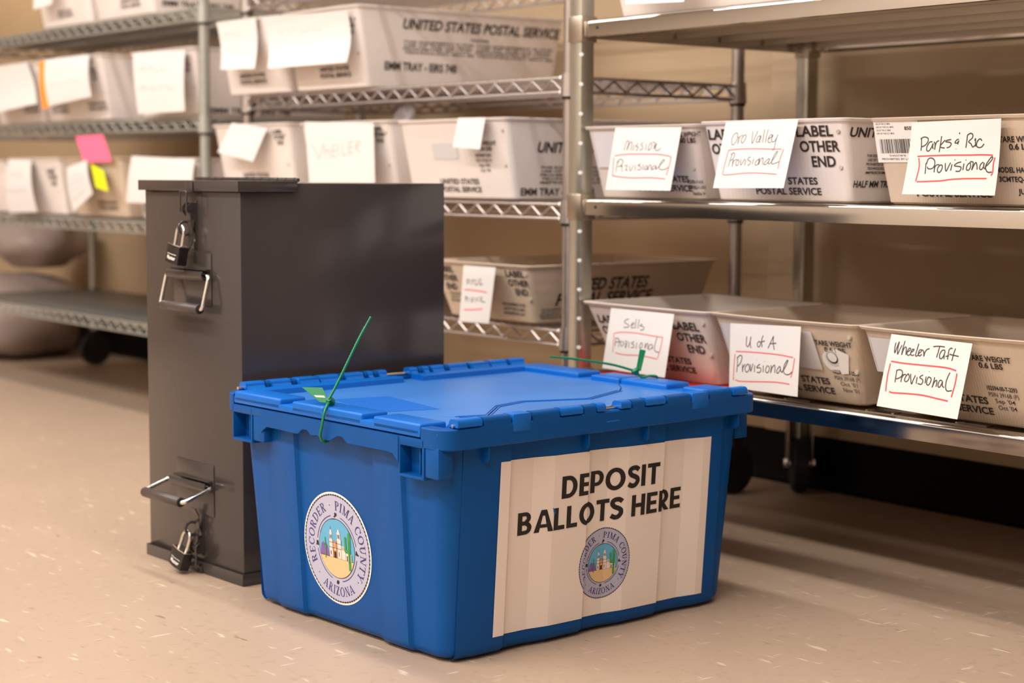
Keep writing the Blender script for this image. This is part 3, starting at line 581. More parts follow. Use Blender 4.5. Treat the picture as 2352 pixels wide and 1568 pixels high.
tray('mail_tray', 'white deep mail tray with grey handle opening, right end of middle chrome wire shelf', -0.558, 0.345, zb, H - 0.001, 0.50,
     front=_hole + USPS(0.178, 0.013, 1.0) + TARE(0.272, 0.108) + CODE(0.262, 0.085, "Sep '04", "Oct '04"), side=text('UNITED STATES', 0.075, 0.27, 0.088, 0.019, slant=0.25) + text('EMM TRAY - EIRS 748', 0.040, 0.22, 0.008, 0.0135) + FINE(0.085, 0.24, 0.065, 5, 0.004),
     group='deep trays on the middle chrome wire shelf', **EM)
tray('mail_tray', 'beige long mail tray on the lowest chrome wire shelf', -0.452, 0.308, 0.3510, 0.109, 0.48, m=m_tray2, sx=0.022, sy=0.034,
     front=LABEL(0.235, 0.098, 0.86) + LABEL(0.02, 0.098, 0.86) + FINE(0.20, 0.27, 0.040, 3, 0.005) + FINE(0.04, 0.12, 0.05, 3, 0.004),
     side=text('UNITED STATES', 0.085, 0.298, 0.060, 0.0215, slant=0.25) + text('POSTAL SERVICE', 0.074, 0.312, 0.033, 0.0215, slant=0.25) + FINE(0.04, 0.11, 0.03, 4, 0.003))
# --- left wire rack
zb = 0.7615
G = 'trays on the second shelf of the left wire rack'
tray('mail_tray', 'white mail tray at the photo edge, second shelf of the left rack', -2.66, 0.335, zb, 0.168, 0.46, front=USPS(0.26, 0.03, 0.8), group=G, **EM)
tray('mail_tray', 'white mail tray behind the orange tag, second shelf of the left rack', -2.308, 0.395, zb, 0.169, 0.46, front=USPS(0.335, 0.026, 0.85) + USPS(0.10, 0.024, 0.85) + LABEL(0.325, 0.135, 0.6), group=G, **EM)
tray('mail_tray', 'white mail tray behind the tall white sheet, second shelf of the left rack', -1.735, 0.326, zb, 0.160, 0.46, front=LABEL(0.262, 0.135, 0.6) + USPS(0.05, 0.024, 0.8),
     side=text('EMM TRAY - EIRS 748', 0.050, 0.27, 0.006, 0.0125), group=G, **EM)
zb = 0.508
G = 'trays on the third shelf of the left wire rack'
tray('mail_tray', 'white mail tray cut by the photo edge, third shelf of the left rack', -2.90, 0.332, zb, 0.150, 0.46, group=G, **EM)
tray('mail_tray', 'white mail tray under a narrow curling sheet, third shelf of the left rack', -2.525, 0.332, zb, 0.156, 0.46, front=LABEL(0.255, 0.125, 0.85), group=G, **EM)
tray('mail_tray', 'beige mail tray with the pink and yellow notes, third shelf of the left rack', -2.145, 0.335, zb, 0.156, 0.46, sx=0.012, sy=0.03, m=m_tray2, front=USPS(0.22, 0.02, 0.9), group=G)
tray('mail_tray', 'white mail tray mostly hidden by a wide blank sheet, third shelf of the left rack', -1.743, 0.345, zb, 0.152, 0.46, front=USPS(0.08, 0.018, 0.9), group=G, **EM)
zb = 1.0175
G = 'trays on the top shelf of the left wire rack'
tray('mail_tray', 'white mail tray with a small card on the left rack top shelf', -2.335, 0.325, zb, 0.165, 0.46, front=USPS(0.17, 0.024, 0.75), group=G, **EM)
tray('mail_tray', 'white mail tray next to the front post, left rack top shelf', -1.985, 0.335, zb, 0.165, 0.46, front=USPS(0.21, 0.022, 0.85), side=text('EMM TRAY - EIRS 748', 0.05, 0.25, 0.02, 0.0135), group=G, **EM)
bm = BM(); box(bm, 0, 0.50, 0, 0.34, 0, 0.26, 0.003)  # plain box standing in for an unclear tan shape on the shelf
for k in range(2): box(bm, 0.002 + 0.251 * k, 0.247 + 0.251 * k, 0.002, 0.338, 0.26, 0.263, 0.001)
o = finish(bm, 'tan_box', m_tanbox, loc=(-2.90, 0.09, zb)); tag(o, 'plain tan stand-in box at the top left corner of the photo', 'box')

# ------------------------------------------------------------------ cards and sheets hung on the trays
def sheet(name, label, cat, q, m=m_card, ink=None, curl=0.0, penw=9, redw=11, mode='pen', group=None, penm=None, fold=True):
    tl, tr, br, bl = [Vector(p) for p in q]; o = tl.copy()
    W, Hh = (tr - tl).length, (bl - tl).length
    nrm = (tr - tl).cross(bl - tl).normalized()
    if nrm.y > 0: nrm = -nrm
    def P(u, v, off=0.0):
        p = tl * (1 - u) * (1 - v) + tr * u * (1 - v) + br * u * v + bl * (1 - u) * v
        return p + nrm * (curl * sin(pi * min(1, max(0, v))) + off) - o
    bm = BM(); N = 6; t = 0.0004
    G = [[[bm.verts.new(P(i / N, j / N, s)) for i in range(N + 1)] for j in range(N + 1)] for s in (0, t)]
    for j in range(N):
        for i in range(N):
            bm.faces.new((G[1][j][i], G[1][j][i + 1], G[1][j + 1][i + 1], G[1][j + 1][i])); bm.faces.new((G[0][j][i], G[0][j + 1][i], G[0][j + 1][i + 1], G[0][j][i + 1]))
    for i in range(N):
        for (a, b) in (((0, i), (0, i + 1)), ((N, i + 1), (N, i)), ((i + 1, 0), (i, 0)), ((i, N), (i + 1, N))):
            bm.faces.new((G[0][a[0]][a[1]], G[0][b[0]][b[1]], G[1][b[0]][b[1]], G[1][a[0]][a[1]]))
    if ink is None:
        x = finish(bm, name, m, smooth=40, loc=o); tag(x, label, cat, group); return x
    T = thing(name, label, cat, o, 0, group)
    finish(bm, 'paper', m, T, smooth=40)
    polys = []
    for st, mi, wd in ((INK[ink][0], 0, penw), (INK[ink][1], 1, redw)):
        for s in st.split(';'):
            if not s: continue
            pts = [tuple(float(c) / 1000 for c in p.split(',')) for p in s.split()]
            # ribbons are laid out in metres on the card, then mapped back
            pm = [(a * W, b * Hh) for a, b in pts]
            polys += ribbon(catmull(pm, 4), wd * 1e-4, mi, 1 + mi)
    decal('handwriting', polys, lambda a, b, l: P(a / W, b / Hh, 0.0005 + 0.0001 * l), [penm or m_pen, m_red], T)
    return T
GC = 'handwritten Provisional cards on the trays'
sheet('index_card', 'white card reading Oro Valley Provisional on the middle beam shelf', 'card', [(0.3584, -0.012, 0.7079), (0.5089, -0.012, 0.7085), (0.5089, -0.0413, 0.6062), (0.3584, -0.0383, 0.6049)], ink='oro', penw=11, redw=12, group=GC)
sheet('index_card', 'white card reading Mission Provisional beside the studded post', 'card', [(0.0998, -0.012, 0.7038), (0.2591, -0.012, 0.7016), (0.2591, -0.0351, 0.5998), (0.0998, -0.033, 0.5996)], ink='mission', penw=12, redw=14, group=GC)
sheet('index_card', 'white card reading Parks & Rec Provisional beside the barcode label', 'card', [(0.7209, -0.012, 0.6998), (0.869, -0.012, 0.702), (0.869, -0.0209, 0.5997), (0.7209, -0.0297, 0.5997)], ink='parks', penw=17, redw=19, curl=-0.003, group=GC)
sheet('index_card', 'white card reading Sells Provisional behind the right green cable seal', 'card', [(0.0937, -0.012, 0.3996), (0.2481, -0.012, 0.3994), (0.2481, -0.0315, 0.2964), (0.0937, -0.0304, 0.298)], ink='sells', penw=13, redw=14, group=GC)
sheet('index_card', 'white card reading U of A Provisional above the tote right corner', 'card', [(0.3754, -0.012, 0.3934), (0.5228, -0.012, 0.3986), (0.5228, -0.0165, 0.2925), (0.3754, -0.0124, 0.2927)], ink='uofa', penw=15, redw=15, group=GC)
sheet('index_card', 'white card reading Wheeler Taft Provisional at the right of the lowest beam shelf', 'card', [(0.6947, -0.012, 0.4004), (0.8341, -0.012, 0.3978), (0.8341, -0.0404, 0.2958), (0.6947, -0.0405, 0.2992)], ink='wheeler', penw=17, redw=21, group=GC)
sheet('index_card', 'white card with red-boxed writing on the lowest chrome wire shelf', 'card', [(-0.3252, -0.012, 0.4537), (-0.2262, -0.012, 0.454), (-0.2262, -0.0277, 0.351), (-0.3252, -0.022, 0.3478)], ink='distant', penw=16, redw=20, group=GC)
SH = {'paper_r2s1a': [(-1.27, -0.012, 0.967), (-1.093, -0.012, 0.967), (-1.075, -0.026, 0.853), (-1.227, -0.026, 0.858)],
      'paper_r2s1b': [(-1.068, -0.012, 0.965), (-0.724, -0.012, 0.956), (-0.705, -0.026, 0.85), (-1.018, -0.026, 0.851)],
      'paper_r2s2a': [(-1.203, -0.012, 0.738), (-1.046, -0.012, 0.724), (-1.086, -0.026, 0.65), (-1.246, -0.026, 0.672)],
      'paper_r2s2b': [(-0.89, -0.012, 0.734), (-0.628, -0.012, 0.726), (-0.602, -0.026, 0.592), (-0.848, -0.026, 0.592)],
      'paper_r2s2c': [(-0.343, -0.012, 0.73), (-0.259, -0.012, 0.729), (-0.257, -0.026, 0.67), (-0.341, -0.026, 0.675)],
      'r1s2a': [(-2.641, -0.012, 0.923), (-2.35, -0.012, 0.929), (-2.246, -0.030, 0.811), (-2.581, -0.030, 0.791)],
      'orange': [(-2.261, -0.014, 0.925), (-2.221, -0.014, 0.926), (-2.161, -0.034, 0.797), (-2.195, -0.034, 0.793)],
      'r1s2b': [(-2.218, -0.016, 0.928), (-1.948, -0.012, 0.929), (-1.899, -0.030, 0.819), (-2.155, -0.036, 0.802)],
      'r1s2c': [(-1.697, -0.012, 0.92), (-1.423, -0.012, 0.913), (-1.401, -0.026, 0.769), (-1.643, -0.026, 0.768)],
      'r1s3a': [(-2.495, -0.012, 0.66), (-2.335, -0.012, 0.658), (-2.268, -0.026, 0.516), (-2.464, -0.026, 0.509)],
      'pink': [(-2.048, -0.008, 0.719), (-1.884, -0.008, 0.722), (-1.821, -0.014, 0.653), (-1.985, -0.014, 0.65)],
      'r1s3b': [(-2.091, -0.016, 0.637), (-1.965, -0.016, 0.657), (-1.907, -0.028, 0.57), (-2.029, -0.028, 0.52)],
      'yellow': [(-1.952, -0.012, 0.648), (-1.875, -0.012, 0.629), (-1.827, -0.022, 0.576), (-1.901, -0.022, 0.586)],
      'r1s3c': [(-1.711, -0.012, 0.666), (-1.381, -0.012, 0.657), (-1.374, -0.026, 0.55), (-1.716, -0.026, 0.55)],
      'rtop': [(0.121, -0.012, 0.946), (0.288, -0.012, 0.94), (0.274, -0.026, 0.898), (0.137, -0.026, 0.904)]}
m_faint = mat('faint_pencil', (0.45, 0.38, 0.38), 0.7)
sheet('paper_sheet', 'narrow white sheet on the tray overhanging the upper chrome wire shelf', 'paper', SH['paper_r2s1a'], ink='distant', penm=m_faint, curl=-0.006, penw=14, redw=0.1)
sheet('paper_sheet', 'wide curling white sheet across both trays of the upper chrome wire shelf', 'paper', SH['paper_r2s1b'], ink='distant', penm=m_faint, curl=-0.010, penw=16, redw=0.1)
sheet('paper_card', 'tilted blank white card on the middle chrome wire shelf', 'card', SH['paper_r2s2a'])
sheet('paper_sheet', 'white sheet marked WHEELER in faint pencil', 'paper', SH['paper_r2s2b'], ink='wheelersheet', penm=m_faint, penw=26)
sheet('paper_card', 'small blank white card above the grey handle opening', 'card', SH['paper_r2s2c'])
sheet('paper_sheet', 'white sheet left of the orange tag at the left edge', 'paper', SH['r1s2a'], curl=-0.006)
sheet('paper_tag', 'bright orange paper tag between two white sheets', 'tag', SH['orange'], m=m_orange, curl=0.004)
sheet('paper_sheet', 'white sheet with a folded corner right of the orange tag', 'paper', SH['r1s2b'], ink='distant', penm=m_faint, penw=12, redw=0.1, curl=0.006)
sheet('paper_sheet', 'tall white sheet beside the left rack front post on its second shelf', 'paper', SH['r1s2c'], ink='distant', penm=m_faint, penw=22, redw=0.1, curl=0.003)
sheet('paper_sheet', 'narrow white sheet curling over the third shelf edge at the far left', 'paper', SH['r1s3a'], ink='distant', penm=m_faint, penw=14, redw=0.1, curl=0.008)
sheet('sticky_note', 'pink sticky note standing above the tray on the third shelf', 'note', SH['pink'], m=m_pink)
sheet('paper_sheet', 'slanted white sheet below the pink note', 'paper', SH['r1s3b'], ink='distant', penm=m_faint, penw=12, redw=12, curl=0.004)
sheet('sticky_note', 'yellow sticky note below the pink one', 'note', SH['yellow'], m=m_yellow)
sheet('paper_sheet', 'wide blank white sheet just above the steel box lid', 'paper', SH['r1s3c'], curl=0.003)
sheet('paper_card', 'white card on the tray at the very top right of the photo', 'card', SH['rtop'])
sheet('paper_card', 'small blank white card on the top shelf tray at upper left', 'card', [(-2.29, -0.012, 1.12), (-2.16, -0.012, 1.12), (-2.15, -0.024, 1.072), (-2.27, -0.024, 1.066)])
# red folder under the Sells tray, small plastic bag, floor bags
bm = BM(); box(bm, 0.0, 0.30, -0.004, 0.33, 0, 0.0016, 0.0006); box(bm, 0.004, 0.296, -0.010, 0.32, 0.0017, 0.003, 0.0006)
tag(finish(bm, 'red_folder', m_redfile, loc=(0.018, 0, 0.2765)), 'thin red folder lying under the Sells tray on the lowest beam shelf', 'folder')
def lump(name, label, c, r, seed, m, squash=0.0):
    bm = BM(); bmesh.ops.create_icosphere(bm, subdivisions=4, radius=1)
    rnd = random.Random(seed); W = [(Vector((rnd.uniform(-1, 1), rnd.uniform(-1, 1), rnd.uniform(-1, 1))).normalized(), rnd.uniform(3, 9), rnd.uniform(0, 6)) for _ in range(16)]
    zmin = 1e9
    for v in bm.verts:
        d = v.co.normalized(); k = 1 + sum(0.022 * sin(a.dot(d) * f + p) for a, f, p in W) + 0.03 * abs(sin(7 * atan2(d.y, d.x) + 3 * d.z))
        v.co = Vector((d.x * r[0], d.y * r[1], d.z * r[2])) * k
        if squash and v.co.z < -r[2] * squash: v.co.z = -r[2] * squash + (v.co.z + r[2] * squash) * 0.03
        zmin = min(zmin, v.co.z)
    for v in bm.verts: v.co.z -= zmin
    return tag(finish(bm, name, m, smooth=60, loc=c), label, 'bag')
lump('plastic_bag', 'large crumpled grey-brown plastic bag on the floor beyond the left rack', (-3.44, 0.36, 0.0), (0.32, 0.24, 0.155), 4, m_bag, 0.85)
lump('plastic_bag', 'rounded plastic bag piled on the grey-brown floor bag', (-3.38, 0.45, 0.30), (0.17, 0.15, 0.105), 9, m_bag, 0.9)
lump('plastic_bag', 'small pale plastic bag poking up behind the middle chrome wire shelf trays', (-0.765, 0.16, 0.690), (0.030, 0.022, 0.038), 5, m_bag2)

# ------------------------------------------------------------------ blue tote (local frame: u along the long side, v across, z up)
TO = (0.57913295, -0.71902249, 0.0); TA = 1.619365576256452
LT, WT = 0.5935, 0.5111
def t2w(u, v, z):
    return Vector((TO[0] + cos(TA) * u - sin(TA) * v, TO[1] + sin(TA) * u + cos(TA) * v, z))
TOTE = thing('storage_tote', 'blue plastic lidded tote with the DEPOSIT BALLOTS HERE sign, in front on the floor', 'tote', TO, TA)
ins = lambda z: 0.032 - 0.0607 * z
RB = 0.0026
def prof(L, ribs, s=0.0025):
    P = []
    for a, b in ribs: P += [(a - 0.024, RB), (a + 0.010, -RB), (b - 0.001, -RB), (b + 0.001, RB)]
    return P
RL = [(0.070, 0.123), (0.190, 0.264), (0.328, 0.409), (0.478, 0.528)]
RS = [(0.106, 0.170), (0.348, 0.416)]
def prof_s(L, ribs):
    P = []
    for a, b in ribs: P += [(a - 0.002, RB), (a + 0.002, -RB), (b - 0.004, -RB), (b + 0.004, RB)]
    return P
RL_b = [(LT - b, LT - a) for a, b in RL[::-1]]; RS_b = [(WT - b, WT - a) for a, b in RS[::-1]]
def pf(P, s):
    if s <= P[0][0] or s >= P[-1][0]: return RB
    for (a, p), (b, q) in zip(P, P[1:]):
        if a <= s <= b: return p + (q - p) * (s - a) / max(b - a, 1e-9)
PL, PS = prof(LT, RL), prof_s(WT, RS); PLb, PSb = prof(LT, RL_b), prof(WT, RS_b)
def perim(z, extra=0.0, sc=1.0):
    i = ins(z) + extra; c = 0.030; out = []
    def arc(cx, cy, a):
        return [(cx + (c - RB) * cos(a + pi / 2 * k / 5), cy + (c - RB) * sin(a + pi / 2 * k / 5), z) for k in range(6)]
    out += [(s, i + p * sc, z) for s, p in PL]
    out += arc(LT - i - c, i + c, -pi / 2)
    out += [(LT - i - p * sc, s, z) for s, p in PSb]
    out += arc(LT - i - c, WT - i - c, 0)
    out += [(s, WT - i - p * sc, z) for s, p in PLb[::-1]]
    out += arc(i + c, WT - i - c, pi / 2)
    out += [(i + p * sc, s, z) for s, p in PS[::-1]]
    out += arc(i + c, i + c, pi)
    return out
bm = BM()
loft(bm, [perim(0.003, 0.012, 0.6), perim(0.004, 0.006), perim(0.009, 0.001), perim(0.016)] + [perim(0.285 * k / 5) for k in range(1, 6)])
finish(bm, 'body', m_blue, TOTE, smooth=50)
# rim: two long sides with their corners stand higher than the short sides
bm = BM()
def rim_side(flip):
    ev = 0.029 if flip else 0.046
    F = (lambda p: p) if not flip else (lambda p: (LT - p[0], WT - p[1]))
    def ol(e):
        r = 0.026; o = [(e, ev)]
        o += [(r - (r - e) * cos(pi / 2 * k / 7), r - (r - e) * sin(pi / 2 * k / 7)) for k in range(8)]
        o += [(LT - r + (r - e) * sin(pi / 2 * k / 7), r - (r - e) * cos(pi / 2 * k / 7)) for k in range(8)]
        o += [(LT - e, ev), (LT - 0.018, ev), (LT - 0.018, 0.0190), (0.018, 0.0190), (0.018, ev)]
        return o
    e = 0.0016
    L = [[(*F(p), z) for p in ol(x)] for z, x in ((0.2820, e), (0.2820 + e, 0), (0.3092 - e, 0), (0.3092, e))]
    loft(bm, L)
rim_side(False); rim_side(True)
for u0, u1 in ((0.0, 0.018), (LT - 0.018, LT)): box(bm, u0, u1, 0.045, WT - 0.028, 0.2820, 0.2935, 0.0012)
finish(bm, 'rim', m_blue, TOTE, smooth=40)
# wavy hand-grip skirts on the short sides
wave = [(0.395, .2700), (0.362, .2700), (0.330, .2690), (0.3176, .2701), (0.3081, .2762), (0.2956, .2768), (0.2864, .2712), (0.271, .2726), (0.262, .2688), (0.2467, .2688), (0.2377, .2712), (0.2257, .2765), (0.2139, .2768), (0.2022, .2700), (0.185, .2700), (0.112, .2700), (0.100, .2655), (0.0923, .2600)]
wv = catmull(wave, 3)
for side in (0, 1):
    bm = BM(); poly = [(v, z) for v, z in wv] + [(0.0923, 0.2930), (0.41, 0.2930), (0.41, 0.2600), (0.402, 0.266)]
    if side: poly = [(WT - v, z) for v, z in poly]
    prism(bm, poly, 0, *((-0.0007, 0.004) if side == 0 else (LT - 0.004, LT + 0.0007)))
    # rolled bead along the wave
    tube(bm, [(0.001 if side == 0 else LT - 0.001, (v if side == 0 else WT - v), z + 0.0006) for v, z in wv], 0.0017, 6)
    finish(bm, 'grip_skirt', m_blue, TOTE, smooth=30)
# hollow stacking brackets at the four short-side corners
for side in (0, 1):
    for v0, v1, vs in ((0.434, 0.486, 0.405), (0.040, 0.092, 0.012)):
        bm = BM()
        def bx(u0, u1, a, b, z0, z1, bev=0.001):
            if side: u0, u1, a, b = LT - u1, LT - u0, WT - b, WT - a
            box(bm, u0, u1, a, b, z0, z1, bev)
        bx(0, 0.024, v1 - 0.003, v1, 0.243, 0.293); bx(0, 0.024, v0, v0 + 0.004, 0.243, 0.293)
        bx(0, 0.026, v0, v1, 0.2415, 0.2455); bx(0.021, 0.026, v0, v1, 0.243, 0.290)
        vm = v0 + (v1 - v0) * 0.28; bx(0.006, 0.022, vm, vm + 0.0025, 0.2465, 0.290)
        bx(0.001, 0.026, vs, v0, 0.2455, 0.286, 0.003)
        finish(bm, 'stacking_bracket', m_blue, TOTE, smooth=30)
# short stiffening ribs under the rim on the long sides
for side in (0, 1):
    for u in (0.076, 0.251, 0.364, 0.549):
        bm = BM(); a, b = (0.003, 0.020) if side == 0 else (WT - 0.020, WT - 0.003)
        o_ = a if side == 0 else b; i_ = b if side == 0 else a
        prism(bm, [(o_, 0.284), (i_, 0.284), (i_, 0.258), (o_ + (0.004 if side == 0 else -0.004), 0.261), (o_, 0.266)], 0, u - 0.0016, u + 0.0016)
        finish(bm, 'rim_rib', m_blue, TOTE, smooth=0)
# lid: two interlocking flaps
seam = [(0.002, 0.257), (0.048, 0.257), (0.066, 0.205), (0.114, 0.113), (0.156, 0.100), (0.225, 0.160), (0.286, 0.176), (0.380, 0.138), (0.481, 0.178), (0.509, 0.203), (0.540, 0.240), (LT - 0.002, 0.240)]
gap = [0.001, 0.001, 0.0012, 0.0012, 0.0016, 0.0016, 0.0012, 0.0012, 0.0014, 0.0014, 0.001, 0.001]
ZP = 0.3040
def blocks(bm, u0, u1, segs, zt=0.3125):
    for a, b in segs: box(bm, u0, u1, a, b, 0.2965, zt, 0.0035, 3)
for k, nm in ((0, 'lid_flap'), (1, 'lid_flap')):
    bm = BM(); s = -1 if k == 0 else 1
    S = [(u, v + s * g) for (u, v), g in zip(seam, gap)]
    if k == 0: poly = [(LT - 0.002, 0.016), (LT - 0.002, 0.240 - 0.001)] + S[::-1][1:] + [(0.002, 0.016)]
    else: poly = [(0.002, WT - 0.016)] + S + [(LT - 0.002, WT - 0.016)]
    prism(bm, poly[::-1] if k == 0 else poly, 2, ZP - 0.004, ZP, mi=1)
    # lower deck strip and raised blocks along the short ends
    if k == 0:
        box(bm, 0.0, 0.044, 0.048, 0.2555, 0.2955, 0.305, 0.0015); blocks(bm, 0.0, 0.044, [(0.048, 0.147), (0.171, 0.2555)])
        box(bm, LT - 0.052, LT, 0.048, 0.2385, 0.2955, 0.305, 0.0015); blocks(bm, LT - 0.052, LT, [(0.048, 0.108), (0.140, 0.2385)])
    else:
        box(bm, 0.0, 0.044, 0.2585, WT - 0.030, 0.2955, 0.305, 0.0015); blocks(bm, 0.0, 0.044, [(0.2585, 0.334), (0.362, WT - 0.030)])
        box(bm, LT - 0.052, LT, 0.2415, WT - 0.030, 0.2955, 0.305, 0.0015); blocks(bm, LT - 0.052, LT, [(0.2415, 0.305), (0.333, WT - 0.030)])
        # raised ridge beside the rear hinge, broken by a notch
        for a, b in ((0.030, 0.293), (0.330, LT - 0.030)):
            prism(bm, [(WT - 0.052, ZP - 0.001), (WT - 0.050, 0.3115), (WT - 0.047, 0.3130), (WT - 0.024, 0.3125), (WT - 0.022, 0.3105), (WT - 0.021, ZP - 0.001)], 0, a, b)
    fl = finish(bm, nm, [m_bluelid, m_bluesheen], TOTE, smooth=40)
    # step ledge beside the seam
    bm = BM()
    P = [(u, v + s * (g + 0.0035)) for (u, v), g in zip(seam, gap)][3:-3]
    tube(bm, [(u, v, ZP + 0.0002) for u, v in P], 0.0009, 6)
    finish(bm, 'seam_bead', m_bluelid, fl)
    if k == 1:
        bm = BM(); prism(bm, [(0.058, 0.216), (0.146, 0.190), (0.174, 0.342), (0.090, 0.364)], 2, ZP - 0.001, ZP + 0.0004)
        tag(finish(bm, 'label_patch', m_bluegloss, fl, smooth=0), 'smooth darker blue rectangle on the lid')
# hinge pins and interleaved knuckles along both long sides
def knuckles(side, body, lid, big):
    def V(v): return v if side == 0 else WT - v
    bm = BM(); cyl(bm, (0.020, V(0.0085), 0.3125), (LT - 0.020, V(0.0085), 0.3125), 0.0024, 10); finish(bm, 'hinge_pin', m_chrome, TOTE)
    def prf(v0, v1, zb, zt, r=0.0055):
        o = [(V(v0), zb), (V(v0), zt - r)]
        for k in range(1, 5): a = pi / 2 * k / 4; o.append((V(v0 + r - r * cos(a)), zt - r + r * sin(a)))
        for k in range(0, 5): a = pi / 2 * k / 4; o.append((V(v1 - r + r * sin(a)), zt - r + r * cos(a)))
        o.append((V(v1), zb)); return o
    for a, b in body:
        bm = BM(); prism(bm, prf(0.0002, 0.0175, 0.300, 0.3205), 0, a + 0.0012, b - 0.0012); finish(bm, 'body_knuckle', m_blue, TOTE, smooth=40)
    for a, b in lid:
        bm = BM(); prism(bm, prf(-0.0006, 0.0175, 0.3108, 0.3210), 0, a + 0.001, b - 0.001)
        prism(bm, [(V(0.0165), 0.3165), (V(0.030), ZP + 0.001), (V(0.030), ZP - 0.003), (V(0.0165), 0.305)], 0, a + 0.002, b - 0.002)
        finish(bm, 'lid_knuckle', m_bluelid, TOTE, smooth=40)
    for a, b in big:
        bm = BM(); box(bm, a + 0.001, b - 0.001, *sorted((V(-0.0006), V(0.021))), 0.2975, 0.3205, 0.002)
        prism(bm, [(V(0.0200), 0.318), (V(0.032), ZP + 0.001), (V(0.032), ZP - 0.003), (V(0.0200), 0.305)], 0, a + 0.002, b - 0.002)
        finish(bm, 'lid_knuckle', m_bluelid, TOTE, smooth=40)
knuckles(0, [(.0638, .1111), (.147, .1956), (.2382, .2617), (.3292, .3541), (.398, .4459), (.4837, .5309)], [(.021, .0627), (.1963, .2369), (.2625, .2793), (.306, .3266), (.3549, .394), (.5324, .5646)], [(.1123, .1458), (.4467, .4823)])
knuckles(1, [(.0625, .0705), (.1085, .117), (.196, .2045), (.242, .247), (.2605, .2672), (.348, .355), (.371, .373), (.402, .4085), (.449, .4535), (.4935, .495), (.534, .5375)],
         [(.0276, .0621), (.0712, .1081), (.1575, .1952), (.205, .2411), (.2478, .2600), (.2678, .2864), (.330, .347), (.356, .370), (.374, .4005), (.4085, .4484), (.4957, .5335), (.5382, .5719)], [(.1176, .1559), (.4539, .4929)])
# latch recess in the middle of the front hinge
bm = BM(); box(bm, 0.280, 0.3055, -0.0004, 0.012, 0.2940, 0.2965, 0.0008); box(bm, 0.287, 0.305, 0.001, 0.004, 0.296, 0.3105, 0.0006)
finish(bm, 'latch_plate', m_bluelid, TOTE, smooth=30)

# sign and seals on the tote walls
def map_long(u, z, l): return Vector((u, ins(z) + pf(PL, u) - 0.0004 - 0.00022 * l, z))
def map_short(v, z, l): return Vector((ins(z) + pf(PS, v) - 0.0004 - 0.00022 * l, v, z))
# --- serif capitals for the county seal
def arc2(cx, cy, rx, ry, ix, iy, a0, a1, n=14):
    out = []
    for k in range(n):
        a, b = radians(a0 + (a1 - a0) * k / n), radians(a0 + (a1 - a0) * (k + 1) / n)
        out.append([(cx + rx * cos(a), cy + ry * sin(a)), (cx + rx * cos(b), cy + ry * sin(b)), (cx + ix * cos(b), cy + iy * sin(b)), (cx + ix * cos(a), cy + iy * sin(a))])
    return out
def q(x0, y0, x1, y1): return [[(x0, y0), (x1, y0), (x1, y1), (x0, y1)]]
def dg(x0, x1, y0, xa, xb, y1): return [[(x0, y0), (x1, y0), (xb, y1), (xa, y1)]]
def sf(x0, x1, y): return q(x0, y, x1, y + 0.05)
TK, TN = 0.17, 0.07
# --- heavy geometric capitals for the sign
W_ = 0.225
SAN = {
 'D': (0.78, q(0, 0, W_, 1) + q(W_, 0, .34, .19) + q(W_, .81, .34, 1) + arc2(.33, .5, .45, .5, .225, .31, -90, 90)),
 'E': (0.60, q(0, 0, W_, 1) + q(W_, 0, .60, .185) + q(W_, .815, .60, 1) + q(W_, .41, .55, .59)),
 'P': (0.68, q(0, 0, W_, 1) + q(W_, .84, .36, 1) + q(W_, .30, .36, .46) + arc2(.34, .65, .34, .35, .125, .175, -90, 90)),
 'O': (0.94, arc2(.47, .5, .47, .52, .245, .325, 0, 360, 32)),
 'I': (0.225, q(0, 0, W_, 1)),
 'T': (0.68, q(.2275, 0, .2275 + W_, 1) + q(0, .81, .68, 1)),
 'B': (0.70, q(0, 0, W_, 1) + q(W_, 0, .40, .175) + q(W_, .83, .36, 1) + q(W_, .42, .40, .60) + arc2(.36, .735, .29, .265, .085, .095, -90, 90) + arc2(.38, .285, .32, .285, .10, .11, -90, 90)),
 'A': (0.86, dg(0, .235, 0, .315, .44, 1) + dg(.645, .88, 0, .43, .565, 1) + q(.20, .20, .66, .35) + dg(.285, .595, .74, .315, .565, 1)),
 'L': (0.56, q(0, 0, W_, 1) + q(W_, 0, .56, .19)),
 'H': (0.74, q(0, 0, W_, 1) + q(.525, 0, .75, 1) + q(W_, .405, .525, .595)),
 'R': (0.70, q(0, 0, W_, 1) + q(W_, .84, .36, 1) + q(W_, .32, .36, .47) + arc2(.35, .66, .335, .34, .115, .165, -90, 90) + dg(.48, .74, 0, .22, .47, .36)),
 'S': (0.64, [r[0] for r in ribbon(catmull([(.585, .80), (.46, .895), (.30, .915), (.14, .85), (.115, .71), (.22, .585), (.40, .495), (.525, .40), (.525, .235), (.40, .105), (.24, .085), (.055, .185)], 6), .215)]),
}
def sans(s, x0, x1, base, h, lay):
    ws = [(SAN[c][0] + (0.10 if c not in 'AT' else 0.04)) if c != ' ' else 0.34 for c in s]; tot = sum(ws) - 0.10
    out = []; x = 0; k = (x1 - x0) / tot
    for c, wd in zip(s, ws):
        if c != ' ': out += [([(x0 + (x + a) * k, base + b * h) for a, b in P], 0, lay) for P in SAN[c][1]]
        x += wd
    return out
LCUT = [s for s, _ in PL] + [0.14, 0.16, 0.21, 0.24, 0.30, 0.35, 0.38, 0.44]
n = 12; top = [(0.105 + (0.5035 - 0.105) * k / n, 0.2578 - 0.0052 * k / n) for k in range(n + 1)]; bot = [(0.1035 + (0.502 - 0.1035) * k / n, 0.0258 - 0.0040 * k / n) for k in range(n + 1)]
sheet_poly = [([bot[k], bot[k + 1], top[k + 1], top[k]], 0, 1) for k in range(n)]
